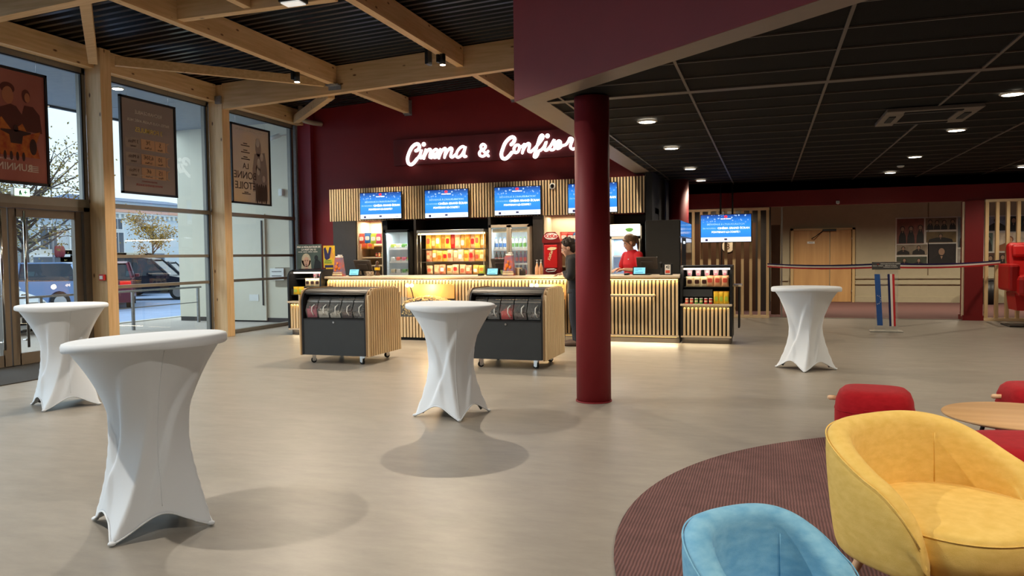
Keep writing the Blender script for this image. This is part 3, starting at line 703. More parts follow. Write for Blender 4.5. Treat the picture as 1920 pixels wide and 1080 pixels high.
P = {k: mat('print_' + k, v, .4, noise=.12, scale=25) for k, v in dict(cream=(236, 214, 170), red=(196, 36, 40), darkred=(120, 24, 26), brown=(70, 34, 24), orange=(226, 120, 40), yellow=(240, 196, 44), green=(96, 160, 70), lime=(190, 206, 70), blue=(60, 120, 190), pink=(220, 80, 120), white=(236, 232, 224), black=(26, 24, 26), amber=(232, 164, 66), peach=(236, 178, 132), purple=(92, 52, 110), coral=(226, 90, 70), teal=(70, 150, 150)).items()}
for k_, (a_, b_) in dict(yellow=((244, 190, 40), (250, 226, 130)), amber=((226, 140, 50), (250, 214, 130)), peach=((230, 150, 110), (248, 222, 190)), coral=((214, 60, 50), (246, 190, 150)), orange=((226, 110, 34), (250, 196, 90))).items(): P['p' + k_] = mat('print_mixed_' + k_, a_, .35, c2=b_, scale=17, detail=6)
def can(x, y, z, mt, lab, grp, r=.026, h=.085, name='snack_tin'):
    t = thing(name, lab, 'tin', (x, y, z), 0, grp); M().lathe([(r * .92, 0), (r, .004), (r, h - .004), (r * .92, h)], x, y, z, 16).ob('tin_body', mt, t)
    M().lathe([(r * 1.05, h - .008), (r * 1.05, h), (r * .8, h + .002)], x, y, z, 16).ob('lid', WHITE, t); M().lathe([(r * 1.01, h * .3), (r * 1.01, h * .62)], x, y, z, 16, cap=False).ob('label_band', P['cream'], t); return t
def end_cabinet(x0, x1, y0, y1, lab, zled=1.235):
    t = thing('snack_cabinet', lab, 'display cabinet', ((x0 + x1) / 2, (y0 + y1) / 2, 0)); z1 = zled
    pr = side_profile(y0 - .02, y1, .10, z1, .16, .04)
    M().prism(pr, 'x', x0, x0 + .035).ob('side_panel', BLACK, t); M().prism(pr, 'x', x1 - .035, x1).ob('side_panel', BLACK, t)
    M().box(x0 + .035, x1 - .035, y1 - .03, y1, .10, z1 - .04).ob('back_panel', BLACK, t)
    M().box(x0 + .035, x1 - .035, y0 + .13, y1, z1 - .03, z1 - .002).ob('top_panel', BLACK, t)
    M().box(x0 + .02, x1 - .02, y0 + .08, y1 - .05, 0, .10).ob('plinth', DGREY, t)
    M().box(x0 + .035, x1 - .035, y0 + .03, y1 - .03, .10, .60).ob('base_body', BLK2, t)
    slats(x0 + .03, x1 - .03, y0 + .03, .135, .575).ob('slat_front', PINE['z'], t)
    M().box(x0 + .01, x1 - .01, y0 - .03, y0 + .08, .105, .13).ob('base_rail', PALE, t)
    M().box(x0 + .0, x1 - .0, y0 - .04, y1 - .04, .60, .635, .008).ob('shelf', PALE, t)
    M().tube([(x0 + .04, y0 + .14, z1 - .055), (x1 - .04, y0 + .14, z1 - .055)], .014, 10).ob('led_tube', mat('cool_tube', (255, 240, 220), .5, emit=2.2), t)
    area(((x0 + x1) / 2, y0 + .12, z1 - .08), (radians(20), 0, 0), x1 - x0 - .12, .03, 1.1, (1, .86, .68))
    area(((x0 + x1) / 2, y0 + .0, .595), (radians(12), 0, 0), x1 - x0 - .1, .03, 1.6, (1, .70, .28))
    area(((x0 + x1) / 2, y0 + .06, .095), (radians(-18), 0, 0), x1 - x0 - .1, .03, 1.0, (1, .80, .50))
    # inner stepped shelves
    M().box(x0 + .04, x1 - .04, y0 + .05, y1 - .05, .745, .755).box(x0 + .04, x1 - .04, y0 + .14, y1 - .05, .885, .895).box(x0 + .04, x1 - .04, y0 + .2, y1 - .05, 1.035, 1.045).box(x0 + .04, x1 - .3, y0 + .04, y0 + .05, .745, .86).ob('inner_shelf', ANTH, t)
    return t
rc = end_cabinet(-1.29, -.50, 12.34, 12.95, 'lit snack cabinet at the right end of the counter, full of tubs and crisp bags')
for k in range(5): tub(-1.17 + k * .137, 12.60, 1.047, '%s cream lidded tub on the top shelf of the right snack cabinet' % ('leftmost', 'second', 'middle', 'fourth', 'rightmost')[k], 'cream tubs in the right snack cabinet', k)
for k in range(3): pouch('crisp_bag', -1.155 + k * .112, 12.47, .897, .12, .16, .05, [P['cream'], P['brown']], '%s brown and cream crisp bag in the right snack cabinet' % ('left', 'middle', 'right')[k], grp='brown crisp bags in the right cabinet')
for k in range(3): pouch('crisp_bag', -.845 + k * .115, 12.47, .897, .115, .175, .05, [P['peach'], P['coral'], P['red']], '%s peach crisp bag with red top in the right snack cabinet' % ('left', 'middle', 'right')[k], grp='peach crisp bags in the right cabinet', blob=.38)
for k in range(3): pouch('sweet_bag', -.74 + k * .075, 12.36, .757 - .12, .085, .19, .04, [P['yellow'], P['lime'], P['red']], '%s yellow sweet bag at the lower right of the right snack cabinet' % ('left', 'middle', 'right')[k], grp='yellow sweet bags in the right cabinet', blob=.2)
for k in range(6): can(-1.19 + k * .073, 12.345, .637, (P['coral'], P['coral'], P['green'], P['green'], P['red'], P['red'])[k], '%s tin counted from the left on the bottom shelf of the right snack cabinet' % ('first, pinkish', 'second, pinkish', 'third, green', 'fourth, green', 'fifth, red', 'sixth, red')[k], 'little tins in the right snack cabinet')
# side table flap with dark board at the right of the cabinet
t = thing('side_flap', 'small pale folding flap with thin black board on the right side of the counter', 'flap', (-.43, 12.68, .25))
M().box(-.50, -.36, 12.45, 12.9, .90, .93, .004).ob('flap_top', PALE, t); M().box(-.42, -.395, 12.5, 12.86, .25, .90).ob('hanging_board', BLACK, t)

lc = end_cabinet(-8.42, -7.70, 12.20, 12.90, 'lit snack cabinet at the left end of the counter beside the film posters', 1.21)
for k in range(3): tub(-8.03 + k * .115, 12.52, 1.047, '%s cream tub on the top shelf of the left snack cabinet' % ('left', 'middle', 'right')[k], 'cream tubs in the left snack cabinet', k)
for k in range(3): pouch('crisp_bag', -8.09 + k * .105, 12.36, .897, .12, .15, .05, [P['cream'], P['brown']], '%s brown and cream crisp bag in the left snack cabinet' % ('left', 'middle', 'right')[k], grp='brown crisp bags in the left cabinet')
pouch('crisp_bag', -7.78, 12.36, .897, .11, .16, .05, [P['peach'], P['coral'], P['red']], 'peach crisp bag with red top in the left snack cabinet')
for k in range(2): pouch('sweet_bag', -8.27 + k * .11, 12.24, .757, .12, .14, .04, [P['yellow'], P['lime']], '%s yellow sweet bag low in the left snack cabinet' % ('left', 'right')[k], grp='yellow sweet bags in the left cabinet')

# ================================================================ CANDY CARTS
def caster(x, y, t, ang=.5):
    T = Matrix.Translation((x, y, 0)) @ Matrix.Rotation(ang, 4, 'Z')
    w_ = M(); w_.box(-.035, .035, -.03, .03, .104, .112, T=T); w_.box(-.03, .02, -.024, -.018, .03, .104, T=T); w_.box(-.03, .02, .018, .024, .03, .104, T=T)
    fk = w_.ob('caster_fork', STEEL, t)
    m = M(); v0 = len(m.bm.verts); m.cyl(0, 0, -.014, .014, .038, 20); bmesh.ops.transform(m.bm, matrix=T @ Matrix.Translation((-.01, 0, .038)) @ Matrix.Rotation(PI / 2, 4, 'X'), verts=m.bm.verts)
    m.ob('wheel', RUB, fk)
    m = M(); m.cyl(0, 0, -.0155, .0155, .018, 16); bmesh.ops.transform(m.bm, matrix=T @ Matrix.Translation((-.01, 0, .038)) @ Matrix.Rotation(PI / 2, 4, 'X'), verts=m.bm.verts); m.ob('wheel_hub', WHITE, fk)
CAN = {k: mat('candy_' + k, v, .4, noise=.25, scale=60, bump=.3, bscale=80) for k, v in dict(rose=(186, 84, 104), white=(206, 198, 186), red=(214, 44, 36), dark=(46, 34, 30), grey=(110, 104, 100), brown=(74, 42, 30)).items()}
def cart(x0, x1, y0, y1, fills, lab, which):
    t = thing('candy_cart', lab, 'candy cart', ((x0 + x1) / 2, (y0 + y1) / 2, 0)); z0, z1 = .115, 1.02
    pr = side_profile(y0, y1, z0, z1, .19)
    for (a, b) in ((x0, x0 + .022), (x1 - .022, x1)): M().prism(pr, 'x', a, b).ob('side_board', wood('shadow_gap_board', (150, 118, 78), (132, 100, 64), 'z', knots=False), t)  # wood darkened so the gaps between the battens look shaded
    pi = side_profile(y0 + .004, y1 - .01, z0 + .01, z1 - .012, .178)
    M().prism(pi, 'x', x0 + .022, x0 + .045).ob('inner_lining', BLACK, t); M().prism(pi, 'x', x1 - .045, x1 - .022).ob('inner_lining', BLACK, t)
    # batten cladding on both outer sides : 15 battens following the rounded outline
    for s, xa in ((-1, x0), (1, x1)):
        m = M(); n = 15; wd = (y1 - y0) / n
        for k in range(n):
            ya, yb = y0 + k * wd + .008, y0 + (k + 1) * wd - .008; yc = (ya + yb) / 2; d = min(yc - y0, y1 - yc); r = .19
            zt = z1 if d > r else z1 - r + math.sqrt(max(0, r * r - (r - d) ** 2))
            xx = (xa, xa + s * .022); m.box(min(xx), max(xx), ya, yb, z0, zt - .004, .004)
        m.ob('batten_cladding', PINE['z'], t)
    M().box(x0 + .045, x1 - .045, y0 + .012, y0 + .03, z0 + .005, .60).ob('front_panel', ANTH, t)
    o = M().cyl(0, 0, 0, .008, .014, 16).ob('lock', STEEL, t, local=True); o.rotation_euler = (PI / 2, 0, 0); o.location = (0, y0 + .012 - (y0 + y1) / 2, .565)
    M().box(x0 + .045, x1 - .045, y0 + .03, y1 - .02, z0 + .005, z0 + .025).box(x0 + .045, x1 - .045, y1 - .03, y1 - .012, z0, z1 - .2).ob('carcass', BLK2, t)
    M().box(x0 + .045, x1 - .045, y0 + .01, y1 - .03, .595, .612).ob('deck', BLACK, t)
    # curved top shell
    rings = []
    for (y, z) in pi[5:-1]: rings.append([(x0 + .022, y, z), (x1 - .022, y, z), (x1 - .022, y, z - .006), (x0 + .022, y, z - .006)])
    M().loft(rings, smooth=False).ob('top_shell', BLACK, t)
    M().tube([(x0 + .05, y0 + .09, .945), (x1 - .05, y0 + .09, .945)], .014, 10).ob('rail', ALU, t)
    # tilting acrylic bins
    n = len(fills); bw = (x1 - x0 - .12) / n
    for k, fl in enumerate(fills):
        bx = x0 + .06 + k * bw; g = .008
        b = thing('candy_bin', 'clear scoop bin of %s sweets, %s from the left in the %s candy cart' % (fl, ('first', 'second', 'third', 'fourth', 'last')[k if k < n - 1 else 4], which), 'sweet bin', (bx + bw / 2, y0 + .2, .612), 0, 'clear scoop bins in the %s cart' % which)
        ex = [(y0 + .07, .62), (y0 + .03, .72), (y0 + .10, .85), (y0 + .14, .90), (y0 + .42, .90), (y0 + .42, .62)]
        m = M()
        for (xa, xb) in ((bx + g, bx + g + .004), (bx + bw - g - .004, bx + bw - g)): m.prism(ex, 'x', xa, xb)
        for (p_, q_) in zip(ex[:3], ex[1:4]): m.beam(((bx + bw / 2), p_[0], p_[1]), ((bx + bw / 2), q_[0], q_[1]), bw - 2 * g, .004, up=(0, 1, .3))
        m.ob('bin_shell', ACR, b)
        h = {'rose': .19, 'red': .17}.get(fl, .11 + .03 * (k % 2)); m = M(); nx, ny = 10, 8
        G = [[m.bm.verts.new((bx + g + .006 + (bw - 2 * g - .012) * i / nx, y0 + .075 - .02 * (j == 0) + .30 * j / ny, .62 + (h * (.6 + .4 * j / ny)) + random.uniform(-.01, .012))) for j in range(ny + 1)] for i in range(nx + 1)]
        for i in range(nx):
            for j in range(ny): m._f([G[i][j], G[i + 1][j], G[i + 1][j + 1], G[i][j + 1]], True)
        lowv = [m.bm.verts.new((G[i][0].co.x, y0 + .078, .622)) for i in range(nx + 1)]
        for i in range(nx): m._f([lowv[i], lowv[i + 1], G[i + 1][0], G[i][0]], True)
        for q in range(26): m.ball((bx + bw * random.uniform(.15, .85), y0 + random.uniform(.06, .14), .63 + h * random.uniform(.1, .75)), random.uniform(.010, .016), 6)
        o = m.ob('sweets', CAN[fl], b, norm=False); o['kind'] = 'stuff'
        cx_ = bx + bw * .78; M().tube([(cx_, y0 + .05, .80), (cx_ - .02, y0 + .015, .77), (cx_ - .02, y0 + .005, .71), (cx_ + .005, y0 + .02, .655)], .007, 8).ob('scoop_handle', WHITE, b)
        M().box(bx + g, bx + bw - g, y0 + .085, y0 + .10, .83, .85).ob('bin_edge', ALU, b)
    for (cx_, cy_, a) in ((x0 + .14, y0 + .12, .6), (x1 - .14, y0 + .12, -.4), (x0 + .14, y1 - .12, .2), (x1 - .14, y1 - .12, .9)): caster(cx_, cy_, t, a)
    return t
cart(-6.0, -4.98, 8.95, 9.90, ['rose', 'white', 'white', 'brown', 'grey'], 'black and pine candy cart on wheels, left one', 'left')
cart(-3.62, -2.60, 9.10, 10.02, ['grey', 'grey', 'red', 'brown', 'grey'], 'black and pine candy cart on wheels, right one by the red column', 'right')
# ================================================================ SIGN
tag(M().box(-7.37, -2.24, 14.52, 14.60, 3.325, 3.86, .004).ob('sign_panel', mat('red_sign_board', (92, 24, 32), .5, noise=.04)), 'long dark red board on the wall carrying the glowing white letters', 'sign board')
def crom(pts, n=5):
    P_ = [Vector(p) for p in pts]; out = []
    for i in range(len(P_) - 1):
        a, b, c, d = P_[max(i - 1, 0)], P_[i], P_[i + 1], P_[min(i + 2, len(P_) - 1)]
        for k in range(n):
            t = k / n; out.append(.5 * ((2 * b) + (c - a) * t + (2 * a - 5 * b + 4 * c - d) * t * t + (3 * b - a - 3 * c + d) * t ** 3))
    out.append(P_[-1]); return out
NEON = mat('glowing_letter', (255, 250, 246), .5, emit=2.0)
sg = thing('illuminated_sign', 'glowing white script sign reading Cinema and Confiserie on the dark red wall', 'sign', (-4.8, 14.42, 3.4))
EC = [(366, 297), (392, 275), (420, 252), (430, 228), (412, 212), (388, 232), (378, 268), (392, 296), (420, 290), (447, 262)]
LET = [
 [[(212, 228), (235, 215), (248, 185), (232, 160), (200, 168), (165, 205), (140, 260), (128, 310), (138, 352), (165, 366), (195, 345), (224, 308)]],
 [[(224, 308), (252, 270), (270, 215), (254, 272), (258, 300), (277, 296)], [(291, 163), (292, 166)]],
 [[(277, 296), (300, 252), (314, 208), (300, 262), (292, 305)], [(294, 292), (316, 245), (345, 212), (362, 222), (354, 262), (350, 292), (366, 297)]],
 [EC],
 [[(447, 262), (462, 205), (450, 258), (442, 302)], [(444, 290), (466, 240), (496, 204), (512, 214), (503, 262), (498, 296)], [(500, 284), (524, 236), (556, 200), (574, 210), (564, 255), (560, 284), (578, 292), (612, 262)]],
 [[(702, 196), (682, 184), (652, 200), (624, 238), (616, 278), (634, 294), (664, 276), (690, 235), (708, 188), (694, 245), (694, 284), (714, 284)]],
 [[(938, 280), (905, 248), (868, 208), (862, 180), (884, 162), (908, 180), (898, 206), (862, 226), (846, 252), (856, 276), (884, 282), (914, 262), (934, 232)]],
 [[(1165, 165), (1190, 140), (1200, 108), (1180, 90), (1145, 105), (1105, 150), (1080, 210), (1066, 262), (1078, 300), (1106, 308), (1138, 285), (1172, 245)]],
 [[(1172, 245), (1195, 238), (1192, 205), (1212, 175), (1238, 170), (1248, 195), (1236, 232), (1212, 248), (1194, 238)], [(1246, 186), (1270, 186), (1296, 164)]],
 [[(1296, 164), (1300, 160), (1286, 208), (1276, 250)], [(1280, 234), (1304, 186), (1334, 154), (1350, 166), (1342, 206), (1340, 234), (1362, 238)]],
 [[(1362, 238), (1412, 190), (1468, 122), (1486, 86), (1472, 70), (1450, 94), (1426, 170), (1406, 240), (1394, 284), (1410, 292), (1430, 266), (1442, 232), (1462, 222)]],
 [[(1462, 222), (1492, 188), (1516, 138), (1500, 195), (1506, 222), (1526, 220)], [(1528, 79), (1529, 82)]],
 [[(1526, 220), (1560, 178), (1594, 118), (1592, 150), (1602, 182), (1592, 212), (1566, 220), (1556, 208)]],
 [[(p[0] * .93 + 1259, p[1] * .93 - 70) for p in EC]],
 [[(1672, 178), (1712, 165), (1738, 130), (1752, 102), (1778, 112), (1764, 156), (1758, 192), (1782, 212), (1806, 200)]],
 [[(1806, 200), (1832, 162), (1854, 112), (1840, 168), (1844, 196), (1864, 194)], [(1864, 58), (1865, 61)]],
 [[(p[0] * .93 + 1524, p[1] * .93 - 82) for p in EC]],
]
for strokes in LET:
    m = M()
    for s_ in strokes:
        pts = [at(740 + x / 5.333, 240 + y / 5.333, y=14.495) for x, y in s_]; big = strokes is LET[0] or strokes is LET[7]
        if len(pts) == 2: m.ball(pts[0], .046, 14, (1, .6, 1))
        else: m.tube(crom(pts, 5), .034 if big else .0265, 10)
        if len(pts) > 2:
            for e_ in (pts[0], pts[-1]): m.ball(e_, .034 if big else .0265, 10)
    m.ob('letter', NEON, sg)
    c_ = at(740 + strokes[0][0][0] / 5.333, 240 + strokes[0][0][1] / 5.333, y=14.5)
# ================================================================ SLAT PANEL WITH SCREENS
t = thing('slatted_panel', 'long band of vertical pine slats above the snack bar', 'wall panel', (-5.45, 14.4, 2.2))
M().box(-8.82, -2.13, 14.36, 14.59, 2.20, 2.865).ob('backing', BLK2, t)
slats(-8.82, -2.13, 14.36, 2.195, 2.87, .0585, .032, .035, cap=False).ob('slats', PINE['z'], t)
SCRT = bpy.data.materials.new('blue_screen_picture'); SCRT.use_nodes = True; N, L = SCRT.node_tree.nodes, SCRT.node_tree.links; p = N['Principled BSDF']
p.inputs['Base Color'].default_value = (.01, .01, .02, 1); p.inputs['Roughness'].default_value = .2
t_ = N.new('ShaderNodeTexCoord'); sx = N.new('ShaderNodeSeparateXYZ'); L.new(t_.outputs['Generated'], sx.inputs[0])
vo = N.new('ShaderNodeTexVoronoi'); vo.inputs['Scale'].default_value = 17; L.new(t_.outputs['Object'], vo.inputs['Vector'])
gr = N.new('ShaderNodeValToRGB'); E_ = gr.color_ramp.elements; E_[0].position = .0; E_[0].color = lin((226, 234, 250)); E_[1].position = 1; E_[1].color = lin((16, 50, 118))
for q, c_ in ((.165, (226, 234, 250)), (.17, (40, 120, 205)), (.45, (46, 134, 222)), (.75, (40, 118, 204))):
    e = E_.new(q); e.color = lin(c_)
L.new(sx.outputs['Z'], gr.inputs[0])
dr = N.new('ShaderNodeMapRange'); dr.inputs['From Min'].default_value = .10; dr.inputs['From Max'].default_value = .34; dr.inputs['To Min'].default_value = 1; dr.inputs['To Max'].default_value = 0; L.new(vo.outputs['Distance'], dr.inputs[0])
hm = N.new('ShaderNodeMapRange'); hm.inputs['From Min'].default_value = .62; hm.inputs['From Max'].default_value = .98; L.new(sx.outputs['Z'], hm.inputs[0])
mu = N.new('ShaderNodeMath'); mu.operation = 'MULTIPLY'; L.new(dr.outputs[0], mu.inputs[0]); L.new(hm.outputs[0], mu.inputs[1])
mm = N.new('ShaderNodeMix'); mm.data_type = 'RGBA'; mm.inputs[7].default_value = lin((190, 220, 250)); L.new(mu.outputs[0], mm.inputs['Factor']); L.new(gr.outputs[0], mm.inputs[6])
L.new(mm.outputs[2], p.inputs['Emission Color']); p.inputs['Emission Strength'].default_value = 1.35
TXW = mat('screen_text_white', (255, 255, 255), .5, emit=1.1); TXP = mat('screen_text_pale', (150, 195, 240), .5, emit=.9); TXR = mat('screen_logo_red', (220, 50, 70), .5, emit=.9); TXD = mat('screen_text_dark', (60, 60, 100), .5, emit=.3)
def screen(x0, x1, z0, z1, y, lab, tilt=0):
    t = thing('wall_screen', lab, 'screen', ((x0 + x1) / 2, y, (z0 + z1) / 2)); W, H = x1 - x0, z1 - z0; b = .014; xc = (x0 + x1) / 2
    M().box(x0, x1, y, y + .05, z0, z1, .004).box(xc - .2, xc + .2, y + .05, y + .085, z0 + .12, z1 - .12).ob('bezel', BLACK, t)
    s = M().box(x0 + b, x1 - b, y - .003, y, z0 + b, z1 - b).ob('display', SCRT, t)
    yy = y - .005; zc = lambda v: z0 + H * v
    m = M(); text(m, 'CINÉMA GRAND ÉCRAN', H * .098, (xc + W * .15, yy, zc(.50)), bold=.0012); text(m, 'FONTENAY-LE-COMTE !', H * .09, (xc, yy, zc(.365)), bold=.0012); text(m, 'GRAND ÉCRAN', H * .05, (xc, yy, zc(.83)), bold=.0006); m.ob('headline_text', TXW, s)
    m = M(); text(m, "BIENVENUE À L'INAUGURATION", H * .088, (xc, yy, zc(.64))); text(m, 'DU NOUVEAU', H * .07, (xc - W * .32, yy, zc(.50))); m.ob('greeting_text', TXP, s)
    m = M(); m.prism([(xc + H * .055 * cos(a) * (1 + .25 * (k % 2)), zc(.91) + H * .045 * sin(a)) for k, a in enumerate([2 * PI * q / 12 for q in range(12)])], 'y', yy - .001, yy); m.ob('round_logo', TXR, s)
    m = M(); m.box(x0 + W * .1, x0 + W * .15, yy - .001, yy, zc(.05), zc(.13)); m.box(xc - H * .05, xc + H * .05, yy - .001, yy, zc(.08), zc(.14)); m.box(xc - H * .02, xc + H * .02, yy - .001, yy, zc(.05), zc(.06))
    text(m, 'Vendée', H * .05, (x1 - W * .12, yy, zc(.09))); text(m, 'la Région', H * .035, (x0 + W * .22, yy, zc(.09))); m.ob('partner_logos', TXD, s)
    return t
for (a, b, ct_, cb_, lab) in ((674.5, 753, 360, 411, 'blue wall screen, first from the left above the snack bar'), (796, 878.5, 354.5, 409, 'blue wall screen, second from the left above the snack bar'),
                        (926.5, 1014.5, 349, 404, 'blue wall screen, third from the left above the snack bar'), (1064.5, 1158, 342.5, 399.5, 'blue wall screen half hidden behind the red column')):
    xa, xb = at(a, 385, y=14.22).x, at(b, 385, y=14.22).x; xm = (a + b) / 2
    screen(xa, xb, at(xm, cb_, y=14.22).z, at(xm, ct_, y=14.22).z, 14.22, lab)
screen(-1.375, -.30, 1.655, 2.268, 17.3, 'blue wall screen hanging before the left slatted partition')
tag(M().tube([(-.95, 17.38, 2.27), (-.95, 17.4, 2.94)], .02, 10).tube([(-.7, 17.38, 2.27), (-.7, 17.4, 2.94)], .02, 10).box(-1.1, -.55, 17.36, 17.40, 1.85, 2.27).ob('screen_bracket', BLACK), 'black ceiling bracket holding the screen before the slatted partition', 'bracket')
t = thing('dome_camera', 'round white ringed dome camera on the slat band', 'camera', (at(1036, 349, y=14.3).x, 14.32, at(1036, 349, y=14.3).z))
o = M().lathe([(.062, 0), (.062, .03), (.045, .042)], seg=24).ob('ring', WHITE, t, local=True); o.rotation_euler = (PI / 2, 0, 0); M().ball((0, -.035, 0), .04, 16).ob('dome', mat('dark_dome', (20, 20, 24), .08), t, local=True)

# ================================================================ BACK BAR
tag(M().box(-8.72, -8.18, 14.30, 14.9, 0, 2.19).ob('bar_panel', DGREY), 'dark grey wall panel at the left end of the back bar', 'panel')
NB = mat('niche_beige', (206, 186, 158), .6, noise=.03)
def niche(x0, x1, lab, zs):
    t = thing('lit_niche', lab, 'shelf unit', ((x0 + x1) / 2, 14.7, 0)); M().box(x0, x1, 14.86, 14.90, 0, 2.19).ob('back_panel', NB, t)
    M().box(x0, x0 + .02, 14.34, 14.86, 0, 2.19).box(x1 - .02, x1, 14.34, 14.86, 0, 2.19).ob('side_board', NB, t)
    M().box(x0 + .02, x1 - .02, 14.12, 14.86, 0, .95).ob('base_cupboard', DGREY, t)
    for z in zs: M().box(x0 + .02, x1 - .02, 14.5, 14.86, z - .014, z + .014).ob('shelf', NB, t)
    area(((x0 + x1) / 2, 14.65, 2.17), (0, 0, 0), x1 - x0 - .1, .25, 9, (1, .86, .68)); return t
niche(-8.17, -7.575, 'beige lit niche with sweets at the left of the bar', (1.25, 1.42, 1.66))
niche(-4.09, -2.82, 'beige lit niche behind the red chocolate dispenser', (1.2, 1.66))
tag(M().box(-7.56, -7.46, 14.34, 14.9, 0, 2.19).ob('bar_panel', BLK2), 'black upright left of the single glass fridge', 'panel')
tag(M().box(-6.84, -6.79, 14.3, 14.9, 0, 2.19).ob('post', DGREY), 'thin grey upright between the fridge and the snack rack', 'post')
tag(M().box(-7.46, -4.32, 14.88, 14.92, 0, 2.19).ob('bar_panel', BLK2), 'black backing behind the fridges and the snack rack', 'panel')
tag(M().box(-4.30, -4.10, 14.3, 14.9, 0, 2.19).ob('bar_panel', DGREY), 'dark grey panel right of the double glass fridge', 'panel')
tag(M().box(-5.225, -5.17, 14.3, 14.9, 0, 2.19).ob('post', DGREY), 'thin dark upright left of the double glass fridge', 'post')
# hanging bags in the left niche
hb = [(690 - 21, 448, 'red'), (679, 448, 'coral'), (690, 447, 'blue'), (701, 448, 'lime'), (711, 448, 'pink')]
for i, (px, py, c_) in enumerate(hb):
    q = at(px, py + 9, y=14.42); pouch('sweet_bag', q.x, 14.42, q.z, .17, .21, .05, [P[c_], P['white']], '%s sweet bag hanging in the top row of the left niche' % ('far left red', 'coral', 'blue', 'lime green', 'pink')[i], grp='bags hanging in the left niche')
for i, (px, c_) in enumerate(((671, 'cream'), (684, 'orange'), (695, 'amber'))):
    q = at(px, 467, y=14.44); pouch('sweet_bag', q.x, 14.44, q.z, .16, .16, .05, [P[c_], P['brown'] if i == 0 else P['coral']], '%s sweet bag in the lower row of the left niche' % ('cream', 'orange', 'amber')[i], grp='lower bags in the left niche')
for i, c_ in enumerate(('red', 'orange', 'green')): can(-7.86 + .07 * i, 14.6, 1.434, P[c_], '%s tin on a shelf of the left niche' % ('red', 'orange', 'green')[i], 'tins in the left niche')
# fridges
COLD = mat('fridge_inner_white', (196, 206, 210), .5, emit=.12)  # liner glows faintly, imitating the fridge light falling on it
def fridge(x0, x1, z1, frame, lab, doors=1, head=0, y0=14.15, y1=14.86, e=10):
    t = thing('glass_fridge', lab, 'fridge', ((x0 + x1) / 2, (y0 + y1) / 2, 0)); b = .035
    M().box(x0, x0 + b, y0 + .04, y1, .05, z1).box(x1 - b, x1, y0 + .04, y1, .05, z1).box(x0, x1, y0 + .04, y1, z1 - b, z1).box(x0, x1, y0 + .04, y1, .05, .35).box(x0, x1, y1 - .03, y1, .05, z1).ob('cabinet_shell', frame, t)
    M().box(x0 + .04, x1 - .04, y0 + .1, y1, 0, .06).ob('base', BLACK, t)
    M().box(x0 + b, x1 - b, y1 - .05, y1 - .03, .35, z1 - b).box(x0 + b, x0 + b + .01, y0 + .06, y1 - .04, .35, z1 - b).box(x1 - b - .01, x1 - b, y0 + .06, y1 - .04, .35, z1 - b).ob('inner_liner', COLD, t)
    dw = (x1 - x0) / doors; top = z1 - head
    if head: M().box(x0 + .005, x1 - .005, y0 + .01, y0 + .04, top, z1 - .005).ob('header_panel', mat('fridge_header', (236, 244, 246), .4, emit=.5), t)
    for k in range(doors):
        a, c_ = x0 + k * dw + .004, x0 + (k + 1) * dw - .004; f = .045
        d = M().box(a, a + f, y0, y0 + .04, .36, top - .01).box(c_ - f, c_, y0, y0 + .04, .36, top - .01).box(a, c_, y0, y0 + .04, top - .01 - f, top - .01).box(a, c_, y0, y0 + .04, .36, .36 + f).ob('door', frame, t)
        M().box(a + f, c_ - f, y0 + .015, y0 + .02, .4, top - .05).ob('door_glass', ACR, d)
        hx = c_ - f / 2 if k == 0 else a + f / 2
        M().box(hx - .01, hx + .01, y0 - .03, y0, .9, 1.3, .004).ob('door_handle', BLACK if frame is BLACK else ALU, d)
    area(((x0 + x1) / 2, y0 + .12, top - .07), (0, 0, 0), (x1 - x0) * .7, .05, e, (.86, .95, 1))
    return t
def shelf_row(t, x0, x1, y0, y1, z): M().box(x0, x1, y0, y1, z - .008, z).ob('shelf', WHITE, t); M().box(x0, x1, y0 - .004, y0, z - .025, z + .012).ob('price_rail', mat('price_rail', (232, 228, 226), .5), t)
def bottle(x, y, z, liquid, cap, lab, grp, h=.2, r=.03):
    t = thing('drink_bottle', lab, 'bottle', (x, y, z), 0, grp)
    M().lathe([(r * .9, 0), (r, .01), (r, h * .55), (r * .85, h * .68), (r * .38, h * .86), (r * .38, h * .93)], x, y, z, 14).ob('bottle_body', liquid, t)
    M().cyl(x, y, z + h * .92, z + h, r * .45, 12).ob('cap', cap, t)
    M().lathe([(r * 1.02, h * .2), (r * 1.02, h * .52)], x, y, z, 14, cap=False).ob('label_band', cap, t); return t
f1 = fridge(-7.46, -6.86, 1.985, BLACK, 'black framed glass fridge with sandwiches and salads', e=7)
for z in (1.08, 1.33, 1.60): shelf_row(f1, -7.40, -6.91, 14.30, 14.80, z)
sw = {1.60: ('lime', 'cream', 'green', 'white'), 1.33: ('white', 'coral', 'pink', 'lime'), 1.08: ('cream', 'white', 'green', 'lime')}
for z, cs in sw.items():
    for k, c_ in enumerate(cs):
        x = -7.33 + k * .125; t = thing('food_tray', '%s packed food tray on the %s shelf of the black fridge' % (('first', 'second', 'third', 'fourth')[k] + ' ' + c_.replace('cream', 'cream-coloured'), {1.60: 'top', 1.33: 'middle', 1.08: 'bottom'}[z]), 'food tray', (x, 14.4, z), 0, 'food trays in the black fridge')
        M().box(x - .052, x + .052, 14.302, 14.46, z, z + .05, .006).ob('tray', mat('clear_tray', (225, 230, 230), .3), t); M().box(x - .046, x + .046, 14.298, 14.45, z + .02, z + .095, .012).ob('filling', P[c_], t)
f2 = fridge(-5.16, -4.32, 2.03, mat('champagne_aluminium', (196, 178, 158), .35, metal=.3), 'silver double-door glass fridge full of drinks', 2, e=7)
M().box(-5.10, -4.79, 14.2, 14.21, 1.88, 1.95).ob('inner_header', P['cream'], f2); M().box(-4.70, -4.38, 14.2, 14.21, 1.88, 1.95).ob('inner_header', P['cream'], f2)
